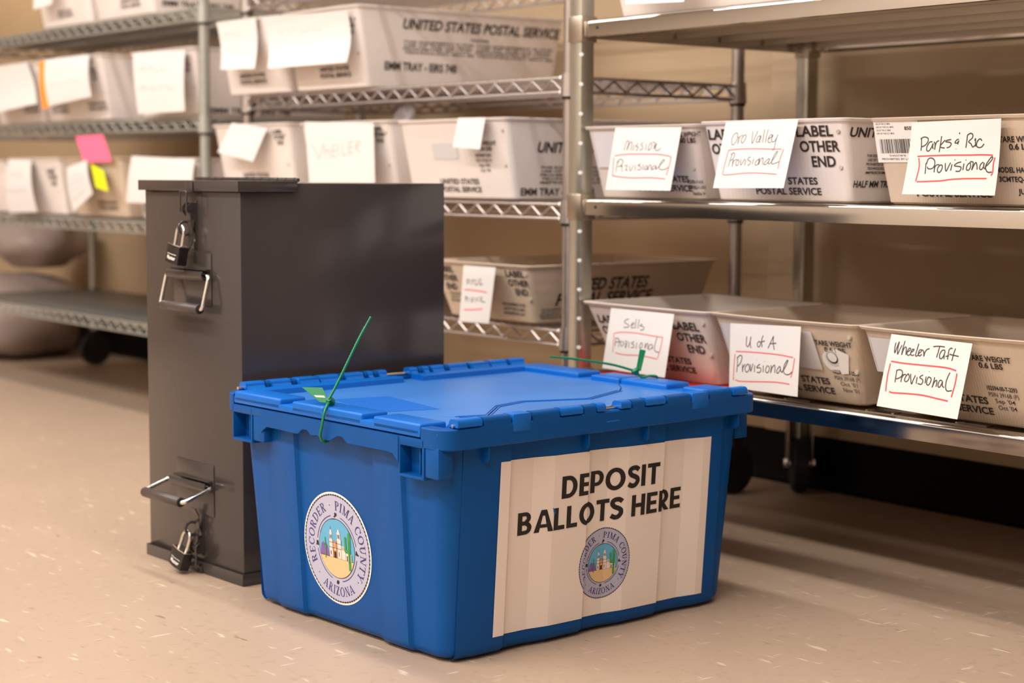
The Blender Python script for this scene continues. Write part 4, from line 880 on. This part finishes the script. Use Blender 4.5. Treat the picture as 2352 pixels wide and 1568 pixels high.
SIGN = decal('paper_sign', sheet_poly, lambda u, z, l: map_long(u, z, 0) + Vector((0, -0.0003, 0)), m_sheet, TOTE, cuts=LCUT, ycuts=[0.05, 0.1, 0.15, 0.2])
SIGN['label'] = 'cream paper sign creased over the tote ribs'
sp = sans('DEPOSIT', 0.2140, 0.3980, 0.1963, 0.0302, 3) + sans('BALLOTS HERE', 0.1425, 0.4505, 0.1550, 0.0300, 3)
decal('sign_lettering', sp, map_long, m_black, SIGN, cuts=LCUT, ycuts=[])
# torn nicks
decal('sign_tear', [([(0.1995, 0.187), (0.2045, 0.181), (0.2030, 0.1765), (0.2005, 0.181)], 0, 4), ([(0.212, 0.034), (0.226, 0.0355), (0.230, 0.031), (0.222, 0.026), (0.213, 0.028)], 1, 3)], map_long, [m_bluelid, m_white], SIGN)

SER = {
 'I': (0.42, q(.13, 0, .13 + TK, 1) + sf(.0, .42, 0) + sf(.0, .42, .95)),
 'E': (0.74, q(.1, 0, .1 + TK, 1) + sf(0, .3, 0) + q(.1, 0, .70, TN) + q(.1, 1 - TN, .68, 1) + q(.2, .47, .52, .54) + q(.64, 0, .70, .26) + q(.62, .76, .68, 1) + q(.48, .40, .52, .62)),
 'T': (0.80, q(.32, 0, .32 + TK, 1) + sf(.2, .62, 0) + q(0, 1 - TN, .8, 1) + q(0, .74, .06, 1) + q(.74, .74, .8, 1)),
 'P': (0.70, q(.1, 0, .1 + TK, 1) + sf(0, .4, 0) + sf(0, .3, .95) + arc2(.34, .73, .33, .27, .18, .20, -90, 90) + q(.2, .93, .34, 1) + q(.2, .46, .34, .53)),
 'R': (0.84, q(.1, 0, .1 + TK, 1) + sf(0, .4, 0) + sf(0, .3, .95) + arc2(.34, .74, .33, .26, .18, .19, -90, 90) + q(.2, .93, .34, 1) + q(.2, .48, .34, .55) + dg(.60, .82, 0, .32, .50, .50) + sf(.58, .88, 0)),
 'D': (0.88, q(.1, 0, .1 + TK, 1) + sf(0, .3, 0) + sf(0, .3, .95) + arc2(.36, .5, .48, .5, .31, .43, -90, 90) + q(.2, 0, .36, .07) + q(.2, .93, .36, 1)),
 'C': (0.84, arc2(.46, .5, .44, .52, .28, .45, 38, 322, 24) + q(.74, .68, .80, 1.0)),
 'O': (0.92, arc2(.46, .5, .46, .52, .29, .45, 0, 360, 28)),
 'U': (0.90, q(.12, .3, .12 + TK, 1) + q(.66, .3, .66 + TN, 1) + sf(.0, .42, .95) + sf(.54, .86, .95) + arc2(.425, .32, .305, .34, .135, .27, 180, 360)),
 'N': (0.94, q(.12, 0, .12 + TN, 1) + q(.76, 0, .76 + TN, 1) + dg(.64, .83, 0, .08, .28, 1) + sf(0, .32, 0) + sf(0, .26, .95) + sf(.62, .94, .95)),
 'M': (1.06, q(.12, 0, .12 + TN, 1) + q(.80, 0, .80 + TK, 1) + dg(.44, .56, 0, .08, .27, 1) + dg(.46, .54, 0, .80, .88, 1) + sf(0, .32, 0) + sf(.68, 1.08, 0) + sf(0, .26, .95) + sf(.80, 1.08, .95)),
 'A': (0.90, dg(.06, .14, 0, .40, .47, 1) + dg(.62, .82, 0, .36, .50, 1) + q(.22, .30, .64, .36) + sf(-.04, .26, 0) + sf(.54, .94, 0)),
 'Y': (0.84, q(.34, 0, .34 + TK, .48) + dg(.32, .50, .44, .06, .26, 1) + dg(.42, .50, .44, .66, .72, 1) + sf(.22, .64, 0) + sf(-.04, .36, .95) + sf(.54, .86, .95)),
 'Z': (0.78, q(.04, 0, .74, TN) + q(.04, 1 - TN, .72, 1) + dg(.04, .24, 0, .52, .74, 1) + q(.68, 0, .74, .26) + q(.04, .74, .10, 1)),
}
def ringtext(s, a_start, a_end, r0, h, inward, mi, lay):
    ws = [(SER[c][0] + 0.14) if c != ' ' else 0.42 for c in s]; tot = sum(ws) - 0.14
    out = []; x = 0
    for c, wd in zip(s, ws):
        if c != ' ':
            for P in SER[c][1]:
                pts = []
                for px, py in P:
                    a = radians(a_start + (a_end - a_start) * (x + px) / tot)
                    r = r0 + py * h if not inward else r0 + h - py * h
                    pts.append((r * cos(a), r * sin(a)))
                out.append((pts, mi, lay))
        x += wd
    return out
def clipc(P, R):
    return [(x, y) if x * x + y * y <= R * R else (x * R / sqrt(x * x + y * y), y * R / sqrt(x * x + y * y)) for x, y in P]
# material slots: 0 cream edge 1 lavender 2 black 3 navy 4 sky 5 sand 6 purple 7 building 8 brick 9 green
SEALM = [m_white, m_lav, m_ink, m_navy, m_sky, m_sand, m_purple, m_cream, m_brick, m_cact]
def seal(edge):
    o = []
    if edge: o += ell(0, 0, 1.0, mi=0, lay=0, n=72)
    o += ell(0, 0, 0.965, mi=1, lay=1, n=72)
    for k in range(84):        # rope border
        a = 2 * pi * k / 84; b = a + 2 * pi / 84 * 0.72
        o.append(([(0.955 * cos(a), 0.955 * sin(a)), (0.970 * cos((a + b) / 2), 0.970 * sin((a + b) / 2)), (0.955 * cos(b), 0.955 * sin(b)), (0.932 * cos((a + b) / 2), 0.932 * sin((a + b) / 2))], 2, 2))
    o += [(P, 2, 2) for P in arc2(0, 0, 0.951, 0.951, 0.942, 0.942, 0, 360, 84)]
    o += ringtext('RECORDER', 207, 113, 0.685, 0.165, False, 3, 2)
    o += ringtext('PIMA COUNTY', 90, -37, 0.685, 0.165, False, 3, 2)
    o += ringtext('ARIZONA', 236, 304, 0.685, 0.165, True, 3, 2)
    for a in (102, 222, 319): o += ell(0.77 * cos(radians(a)), 0.77 * sin(radians(a)), 0.012, mi=3, lay=2, n=10)
    for a0, a1 in ((12, 76), (104, 170), (188, 252), (282, 348)): o += [(P, 3, 2) for P in arc2(0, 0, 0.590, 0.590, 0.575, 0.575, a0, a1, 14)]
    rnd = random.Random(2)
    for a in (90, 179, 267, 0):
        c, s = 0.595 * cos(radians(a)), 0.595 * sin(radians(a))
        for k in range(7): o += ell(c + rnd.uniform(-.032, .032), s + rnd.uniform(-.032, .032), rnd.uniform(.012, .026), rnd.uniform(.012, .030), 2, 2, 8)
    R = 0.520
    o += [(P, 2, 2) for P in arc2(0, 0, 0.532, 0.532, 0.515, 0.515, 0, 360, 60)]
    o += ell(0, 0, R, mi=4, lay=2, n=60)
    gy = -0.17
    ang = [pi + math.asin(-gy / R) + (pi - 2 * math.asin(-gy / R)) * k / 30 for k in range(31)]
    o.append(([(R * cos(a), R * sin(a)) for a in ang], 5, 3))
    mt = [(-0.50, gy + 0.03), (-0.46, 0.02), (-0.41, 0.07), (-0.36, 0.03), (-0.31, 0.05), (-0.26, -0.02), (-0.22, gy + 0.0), (-0.22, gy), (-0.487, gy)]
    o.append((clipc(mt, R), 6, 3))
    o += [(P, 2, 4) for P in q(-0.487, gy - .004, 0.487, gy + .004)]
    def R4(x0, y0, x1, y1, mi, lay=4): return [(P, mi, lay) for P in q(x0, y0, x1, y1)]
    # mission church: two bell towers, ornate centre, low wing
    o += R4(-.22, gy, -.11, .14, 7) + R4(.02, gy, .14, .17, 7) + R4(-.11, gy, .02, .12, 8) + R4(.14, gy, .27, .07, 7) + R4(.27, gy, .44, -.04, 7)
    for x0, x1, yb in ((-.19, -.13, .14), (.03, .11, .17)):
        o += R4(x0, yb, x1, yb + .11, 7) + R4(x0 - .012, yb + .10, x1 + .012, yb + .12, 7, 5)
        c = (x0 + x1) / 2
        o += R4(c - .022, yb + .02, c - .006, yb + .085, 2, 5) + R4(c + .006, yb + .02, c + .022, yb + .085, 2, 5)
        o += [([(c - .032, yb + .12), (c + .032, yb + .12), (c + .022, yb + .165), (c, yb + .185), (c - .022, yb + .165)], 7, 4)]
    o += R4(-.164, .325, -.156, .375, 2, 5)
    for y in (.0, .09): o += R4(-.22, y, .14, y + .007, 2, 5)
    for x in (-.22, -.11, .02, .14, .27, .44): o += R4(x - .003, gy, x + .003, (.14 if x < .05 else (.17 if x < .2 else (.07 if x < .3 else -.04))), 2, 5)
    o += R4(-.075, gy, -.015, -.06, 2, 5) + R4(-.068, -.04, -.022, .0, 7, 5) + R4(-.18, -.13, -.16, -.06, 2, 5) + R4(.065, -.13, .08, -.05, 2, 5) + R4(.30, gy, .325, -.08, 2, 5) + R4(.385, gy, .41, -.08, 2, 5)
    for k in range(4): o += R4(-.10 + .02 * (k % 2), .02 + .022 * k, -.01 - .02 * (k % 2), .028 + .022 * k, 7, 5)
    for k in range(5): o += R4(.155 + .024 * k, .0, .161 + .024 * k, .06, 2, 5)
    # saguaros
    def cac(x, y0, y1, wd, arms, lay=6):
        P = clipc([(x - wd, y0), (x + wd, y0), (x + wd, y1 - wd), (x + wd * .6, y1), (x - wd * .6, y1), (x - wd, y1 - wd)], R)
        r = [(P, 9, lay)]
        for sx_, ya, yt in arms:
            r += [(clipc(p, R), 9, lay) for p in q(x + min(0, sx_), ya, x + max(0, sx_), ya + wd * 1.4)] + [(clipc(p, R), 9, lay) for p in q(x + sx_ - wd * .7, ya, x + sx_ + wd * .7, yt)]
        return r
    o += cac(.385, -.34, .34, .038, [(-.115, -.02, .25)]) + R4(.38, -.2, .385, .2, 2, 7)
    o += cac(-.335, gy - .04, .16, .012, [(-.035, .0, .05), (.032, -.02, .04)])
    return o
def place(polys, c, r, rx=None, flip=False, base=1):
    k = -1 if flip else 1
    return [([(c[0] + k * x * (rx or r), c[1] + y * r) for x, y in P], mi, lay + base) for P, mi, lay in polys]
decal('seal_print', place(seal(False), (0.3010, 0.0955), 0.0515, 0.0500), map_long, SEALM, SIGN, cuts=[s for s, _ in PL])
SE = decal('seal_sticker', place(seal(True), (0.2655, 0.1140), 0.0785, 0.0785, flip=True, base=0), map_short, SEALM, TOTE)
SE['label'] = 'round county seal sticker on the short side'

# ------------------------------------------------------------------ green cable seals
def cable_seal(label, head, strand, loop, tagq, cone):
    T = thing('cable_seal', label, 'cable seal', t2w(*head))
    L = lambda p: t2w(*p) - t2w(*head)
    bm = BM(); P = [L(p) for p in strand]
    # smooth, then twist-ribbed strand
    Q = []
    for i in range(len(P) - 1):
        p0, p1, p2, p3 = P[max(i - 1, 0)], P[i], P[i + 1], P[min(i + 2, len(P) - 1)]
        for k in range(16):
            t = k / 16; Q.append(0.5 * (2 * p1 + (p2 - p0) * t + (2 * p0 - 5 * p1 + 4 * p2 - p3) * t * t + (3 * p1 - p0 - 3 * p2 + p3) * t ** 3))
    Q.append(P[-1]); n = len(Q)
    tube(bm, Q, 0.0012, 8, rf=lambda i: (0.0021 if i % 2 else 0.0016) * (1.0 if i < n * .85 else 0.8))
    finish(bm, 'strand', m_green, T, smooth=60)
    bm = BM(); P = [L(p) for p in loop]; Q = []
    for i in range(len(P) - 1):
        p0, p1, p2, p3 = P[max(i - 1, 0)], P[i], P[i + 1], P[min(i + 2, len(P) - 1)]
        for k in range(10):
            t = k / 10; Q.append(0.5 * (2 * p1 + (p2 - p0) * t + (2 * p0 - 5 * p1 + 4 * p2 - p3) * t * t + (3 * p1 - p0 - 3 * p2 + p3) * t ** 3))
    Q.append(P[-1]); tube(bm, Q, 0.0012, 8, rf=lambda i: 0.0021 if i % 2 else 0.0016)
    finish(bm, 'loop', m_green, T, smooth=60)
    bm = BM(); a, b = L(cone[0]), L(cone[1]); cyl(bm, a, b, 0.0026, 14, 0.0068); cyl(bm, b, b + (b - a).normalized() * 0.003, 0.0068, 14, 0.0048)
    finish(bm, 'locking_head', m_green, T, smooth=30)
    a, b, c, d = [L(p) for p in tagq]; nn = (b - a).cross(d - a).normalized() * 0.0007
    bm = BM(); lo = [bm.verts.new(p - nn) for p in (a, b, c, d)]; hi = [bm.verts.new(p + nn) for p in (a, b, c, d)]
    bm.faces.new(lo[::-1]); bm.faces.new(hi)
    for i in range(4): bm.faces.new((lo[i], lo[(i + 1) % 4], hi[(i + 1) % 4], hi[i]))
    bmesh.ops.bevel(bm, geom=bm.edges[:], offset=0.0003, segments=1, affect='EDGES')
    fl = finish(bm, 'flag_tag', m_green, T, smooth=0)
    return T, fl, (a, b, c, d, nn)
near, fl, (a, b, c, d, nn) = cable_seal('green cable seal at the tote left short side, its strand pointing up', (0.021, 0.267, 0.3185),
    [(0.0101, 0.2593, 0.3215), (0.023, 0.2572, 0.3427), (0.0388, 0.2538, 0.3727), (0.0546, 0.2505, 0.4022), (0.0714, 0.2463, 0.4312)],
    [(0.016, 0.265, 0.3180), (0.003, 0.2530, 0.3150), (-0.005, 0.2480, 0.3060), (-0.008, 0.2505, 0.2860), (-0.007, 0.2550, 0.2745), (-0.003, 0.2556, 0.2670), (0.005, 0.2560, 0.2655), (0.010, 0.2560, 0.2710)],
    [(-0.0045, 0.3018, 0.3352), (0.0145, 0.2798, 0.3353), (0.0165, 0.2644, 0.3150), (0.0078, 0.2764, 0.3160)], ((0.010, 0.259, 0.3220), (0.0175, 0.266, 0.3170)))
def tagmap(u, v, l):
    p = a * (1 - u) * (1 - v) + b * u * (1 - v) + c * u * v + d * (1 - u) * v
    return p + (nn.normalized() if nn.y < 0 or nn.z > 0 else -nn.normalized()) * 0.0010
decal('flag_number', [(P, 0, 0) for P in [[(.18 + .085 * k, .52), (.24 + .085 * k, .52), (.24 + .085 * k, .66), (.18 + .085 * k, .66)] for k in range(8)]], tagmap, m_white, fl)
cable_seal('green cable seal at the tote far end, its strand pointing left', (0.5672, 0.2284, 0.3223),
    [(0.5672, 0.2284, 0.3223), (0.5593, 0.2357, 0.3256), (0.538, 0.2486, 0.3327), (0.5146, 0.2631, 0.3378), (0.4778, 0.2828, 0.344), (0.4472, 0.2968, 0.3475)],
    [(0.569, 0.227, 0.3185), (0.574, 0.222, 0.3140), (0.583, 0.214, 0.3160), (0.592, 0.208, 0.3140), (0.598, 0.212, 0.3020), (0.598, 0.222, 0.2900), (0.594, 0.232, 0.2850)],
    [(0.5728, 0.2275, 0.3567), (0.5798, 0.2210, 0.3550), (0.5715, 0.2232, 0.3230), (0.5665, 0.2290, 0.3240)], ((0.5685, 0.2270, 0.3170), (0.5655, 0.2300, 0.3240)))

# ------------------------------------------------------------------ dark steel box (local frame: u to the wall, v to the left, z up)
MO = (0.01291489, -0.68041692, 0.0); MA = radians(92.23292327840825)
WM, LM, HM = 0.2885, 0.3876, 0.6110
def m2w(u, v, z): return Vector((MO[0] + cos(MA) * u - sin(MA) * v, MO[1] + sin(MA) * u + cos(MA) * v, z))
SB = thing('steel_ballot_box', 'tall narrow dark grey steel box with two drop handles and hasps, behind the tote', 'box', MO, MA)
bm = BM(); box(bm, 0, LM, 0, WM, 0.004, HM - 0.0015, 0.0022)
finish(bm, 'body', m_steel, SB, smooth=30)
# lipped tray round the foot
bm = BM(); t = 0.0014; o = 0.0045; zb = 0.0185
box(bm, -o, LM + o, -o, WM + o, 0, 0.0025, 0.0006)
for b in ((-o, -o + t, -o, WM + o), (LM + o - t, LM + o, -o, WM + o), (-o, LM + o, -o, -o + t), (-o, LM + o, WM + o - t, WM + o)): box(bm, *b, 0.001, zb, 0.0006)
finish(bm, 'base_tray', m_steel, SB, smooth=30)
# hinged cap over the front third of the top
bm = BM(); o = 0.0080; zt = HM + 0.0018
box(bm, -o, 0.0985, -o, WM + o, zt - 0.0018, zt, 0.0008)
for b in ((-o, -o + 0.0016, -o, WM + o), (-o, 0.0965, -o, -o + 0.0016), (-o, 0.0965, WM + o - 0.0016, WM + o)): box(bm, *b, zt - 0.0160, zt - 0.0005, 0.0006)
LID = finish(bm, 'lid', m_steel, SB, smooth=30)
bm = BM(); tube(bm, [(0.1005, -0.004, HM + 0.0035), (0.1005, WM + 0.002, HM + 0.0035)], 0.0029, 12)
for k in range(13):
    v = 0.004 + (WM - 0.012) * k / 12; cyl(bm, (0.1005, v, HM + 0.0035), (0.1005, v + 0.0175, HM + 0.0035), 0.0036, 12)
finish(bm, 'piano_hinge', m_steel, SB, smooth=50)
# drop handles
def handle(zp, ang, vc=0.1400):
    """zp pivot height, ang: 0 = hanging, 80 = held out; bar swings about the v axis"""
    v0, v1 = vc - 0.0600, vc + 0.0600
    bm = BM(); box(bm, -0.0016, 0, v0 + 0.003, v1 - 0.003, zp - 0.047, zp + 0.034, 0.0006)
    n = 12
    # rolled sleeve carrying the pivot rod
    R = 0.0085; uc = -0.0095; P = []
    for k in range(15):
        a = radians(70 - 320 * k / 14 + 20); P.append((uc + R * cos(a), zp + R * sin(a)))
    Q = [(uc + (R - 0.0014) * cos(radians(90 - 320 * k / 14)), zp + (R - 0.0014) * sin(radians(90 - 320 * k / 14))) for k in range(15)]
    V = lambda p, v: (p[0], v, p[1])
    for i in range(14):
        for (A, B) in (((P[i], P[i + 1]), None),):
            bm.faces.new([bm.verts.new(V(*x)) for x in ((P[i], v0 + 0.006), (P[i + 1], v0 + 0.006), (P[i + 1], v1 - 0.006), (P[i], v1 - 0.006))])
        bm.faces.new([bm.verts.new(V(*x)) for x in ((Q[i], v0 + 0.006), (Q[i], v1 - 0.006), (Q[i + 1], v1 - 0.006), (Q[i + 1], v0 + 0.006))])
        for v in (v0 + 0.006, v1 - 0.006): bm.faces.new([bm.verts.new(V(x, v)) for x in (P[i], P[i + 1], Q[i + 1], Q[i])])
    prism(bm, [(-0.001, zp + 0.0095), (uc, zp + R + 0.001), (uc, zp + R - 0.0005), (-0.001, zp + 0.006)], 1, v0 + 0.006, v1 - 0.006)
    bmesh.ops.remove_doubles(bm, verts=bm.verts, dist=1e-5)
    plate = finish(bm, 'handle_plate', m_steel, SB, smooth=30)
    L = 0.052; du, dz = -sin(radians(ang)) * L, -cos(radians(ang)) * L
    up = -0.0095; e = 0.0035
    bm = BM(); r = 0.0035
    path = [(up, v0 + 0.010, zp), (up, v0 - 0.004, zp), (up + du, v0 - 0.004, zp + dz), (up + du, v0 + 0.012, zp + dz)]
    tube(bm, rounded(path, 0.007, 5), r, 12); finish(bm, 'handle_bail', m_chrome, SB, smooth=50); bm = BM()
    path = [(up, v1 - 0.010, zp), (up, v1 + 0.004, zp), (up + du, v1 + 0.004, zp + dz), (up + du, v1 - 0.012, zp + dz)]
    tube(bm, rounded(path, 0.007, 5), r, 12)
    finish(bm, 'handle_bail', m_chrome, SB, smooth=50)
    bm = BM(); cyl(bm, (up + du, v0 + 0.004, zp + dz), (up + du, v1 - 0.004, zp + dz), 0.0078, 20); bmesh.ops.bevel(bm, geom=bm.edges[:], offset=0.0008, segments=1, affect='EDGES')
    finish(bm, 'handle_grip', m_grip, SB, smooth=50)
    for v in (v0 + 0.0030, v1 - 0.0046):
        bm = BM(); cyl(bm, (up + du, v, zp + dz), (up + du, v + 0.0016, zp + dz), 0.0072, 16); finish(bm, 'grip_end', m_rubber, SB)
handle(0.4680, 14)
handle(0.1400, 72)
# draw latches: bail wire, lever and staple
def latch(vc, ztop, up):
    s = 1 if up else -1
    bm = BM()
    # hook plate on the lid or the foot lip
    y = lambda d: ztop + s * d
    A = -0.0085 if up else -0.0050
    box(bm, A - 0.0016, A, vc - 0.011, vc + 0.011, *sorted((y(-0.002), y(-0.018))), 0.0006)
    box(bm, A - 0.012, A, vc - 0.010, vc + 0.010, *sorted((y(-0.0175), y(-0.0192))), 0.0006)
    finish(bm, 'latch_hook', m_steel, SB, smooth=30)
    bm = BM()
    tube(bm, rounded([(A - 0.0125, vc + 0.0070, y(-0.048)), (A - 0.0125, vc + 0.0070, y(-0.0160)), (A - 0.0125, vc - 0.0125, y(-0.0160)), (A - 0.0125, vc - 0.0125, y(-0.048)), (A - 0.006, vc - 0.0125, y(-0.052))], 0.003, 3), 0.0015, 8)
    finish(bm, 'latch_bail', m_steel, SB, smooth=50)
    bm = BM()
    for v in (vc + 0.0075, vc - 0.008):
        prism(bm, [(-0.001, y(-0.034)), (-0.012, y(-0.034)), (-0.0175, y(-0.040)), (-0.0175, y(-0.048)), (-0.010, y(-0.058)), (-0.001, y(-0.060))], 1, v - 0.0008, v + 0.0008)
    box(bm, -0.0016, 0, vc - 0.009, vc + 0.009, *sorted((y(-0.030), y(-0.105))), 0.0006)
    cyl(bm, (-0.0115, vc - 0.0100, y(-0.044)), (-0.0115, vc + 0.0100, y(-0.044)), 0.0030, 12)
    finish(bm, 'latch_base', m_steel, SB, smooth=30)
    bm = BM()   # lever plate curving away from the box face
    pr = [(-0.012, y(-0.040)), (-0.0105, y(-0.060)), (-0.0075, y(-0.078)), (-0.0085, y(-0.096)), (-0.0150, y(-0.108)), (-0.0165, y(-0.106)), (-0.0100, y(-0.094)), (-0.0092, y(-0.078)), (-0.0122, y(-0.060)), (-0.0138, y(-0.040))]
    prism(bm, pr, 1, vc - 0.0085, vc + 0.0045)
    finish(bm, 'latch_lever', m_steel, SB, smooth=30)
    bm = BM(); zc = y(-0.0735)
    tube(bm, [(-0.0155 + 0.0105 * cos(a), vc + 0.0040, zc + 0.0105 * sin(a)) for a in [2 * pi * k / 20 for k in range(20)]], 0.0022, 8, closed=True)
    finish(bm, 'latch_staple', m_steel, SB, smooth=50)
    return zc
zc1 = latch(0.1330, HM + 0.0018, True)
zc2 = latch(0.1240, -0.003, False)
def padlock(label, vc, ztop, tilt, tiltv):
    # local: x = u, y = v, z up; hangs from its shackle
    P = thing('padlock', label, 'padlock', m2w(-0.021, vc, ztop), 0)
    P.rotation_euler = Matrix.Rotation(MA, 3, 'Z').to_euler() if False else (0, 0, MA)
    R = Matrix.Rotation(radians(tiltv), 4, 'X') @ Matrix.Rotation(radians(tilt), 4, 'Y')
    def fx(bm): bmesh.ops.transform(bm, matrix=R, verts=bm.verts); return bm
    bm = BM(); pr = [(-0.0080, -0.0190), (0.0080, -0.0190), (0.0105, 0), (0.0080, 0.0190), (-0.0080, 0.0190), (-0.0105, 0)]
    prism(bm, pr, 2, -0.0590, -0.0305); bmesh.ops.bevel(bm, geom=bm.edges[:], offset=0.0009, segments=2, affect='EDGES')
    b = finish(fx(bm), 'lock_body', m_padblack, P, smooth=40)
    bm = BM(); prism(bm, [(p[0] * 0.97, p[1] * 0.97) for p in pr], 2, -0.0306, -0.0292); finish(fx(bm), 'lock_top', m_chrome, P, smooth=0)
    bm = BM(); pts = [(0, -0.0105, -0.0305), (0, -0.0105, -0.011)] + [(0, -0.0105 * cos(a), -0.011 + 0.0118 * sin(a)) for a in [pi * k / 12 for k in range(1, 12)]] + [(0, 0.0105, -0.011), (0, 0.0105, -0.0305)]
    tube(bm, pts, 0.0027, 12); finish(fx(bm), 'shackle', m_chrome, P, smooth=50)
    T_ = text('Master', -0.012, 0.012, -0.0530, 0.0058, 1) + rect(-0.0135, 0.0125, -0.0450, -0.0442)
    def mp(a, z, l):
        v = -a; u = -0.0080 - 0.0025 * (1 - min(1, abs(v) / 0.019)) - 0.0003
        return (R @ Vector((u, v, z)).to_4d()).to_3d()
    decal('lock_print', T_, mp, m_white, b, cuts=[0.0])
padlock('black padlock hanging from the upper hasp of the steel box', 0.1365, zc1 + 0.0035, 6, 9)
padlock('black padlock hanging from the lower hasp of the steel box', 0.1290, zc2 - 0.0045, 10, 14)
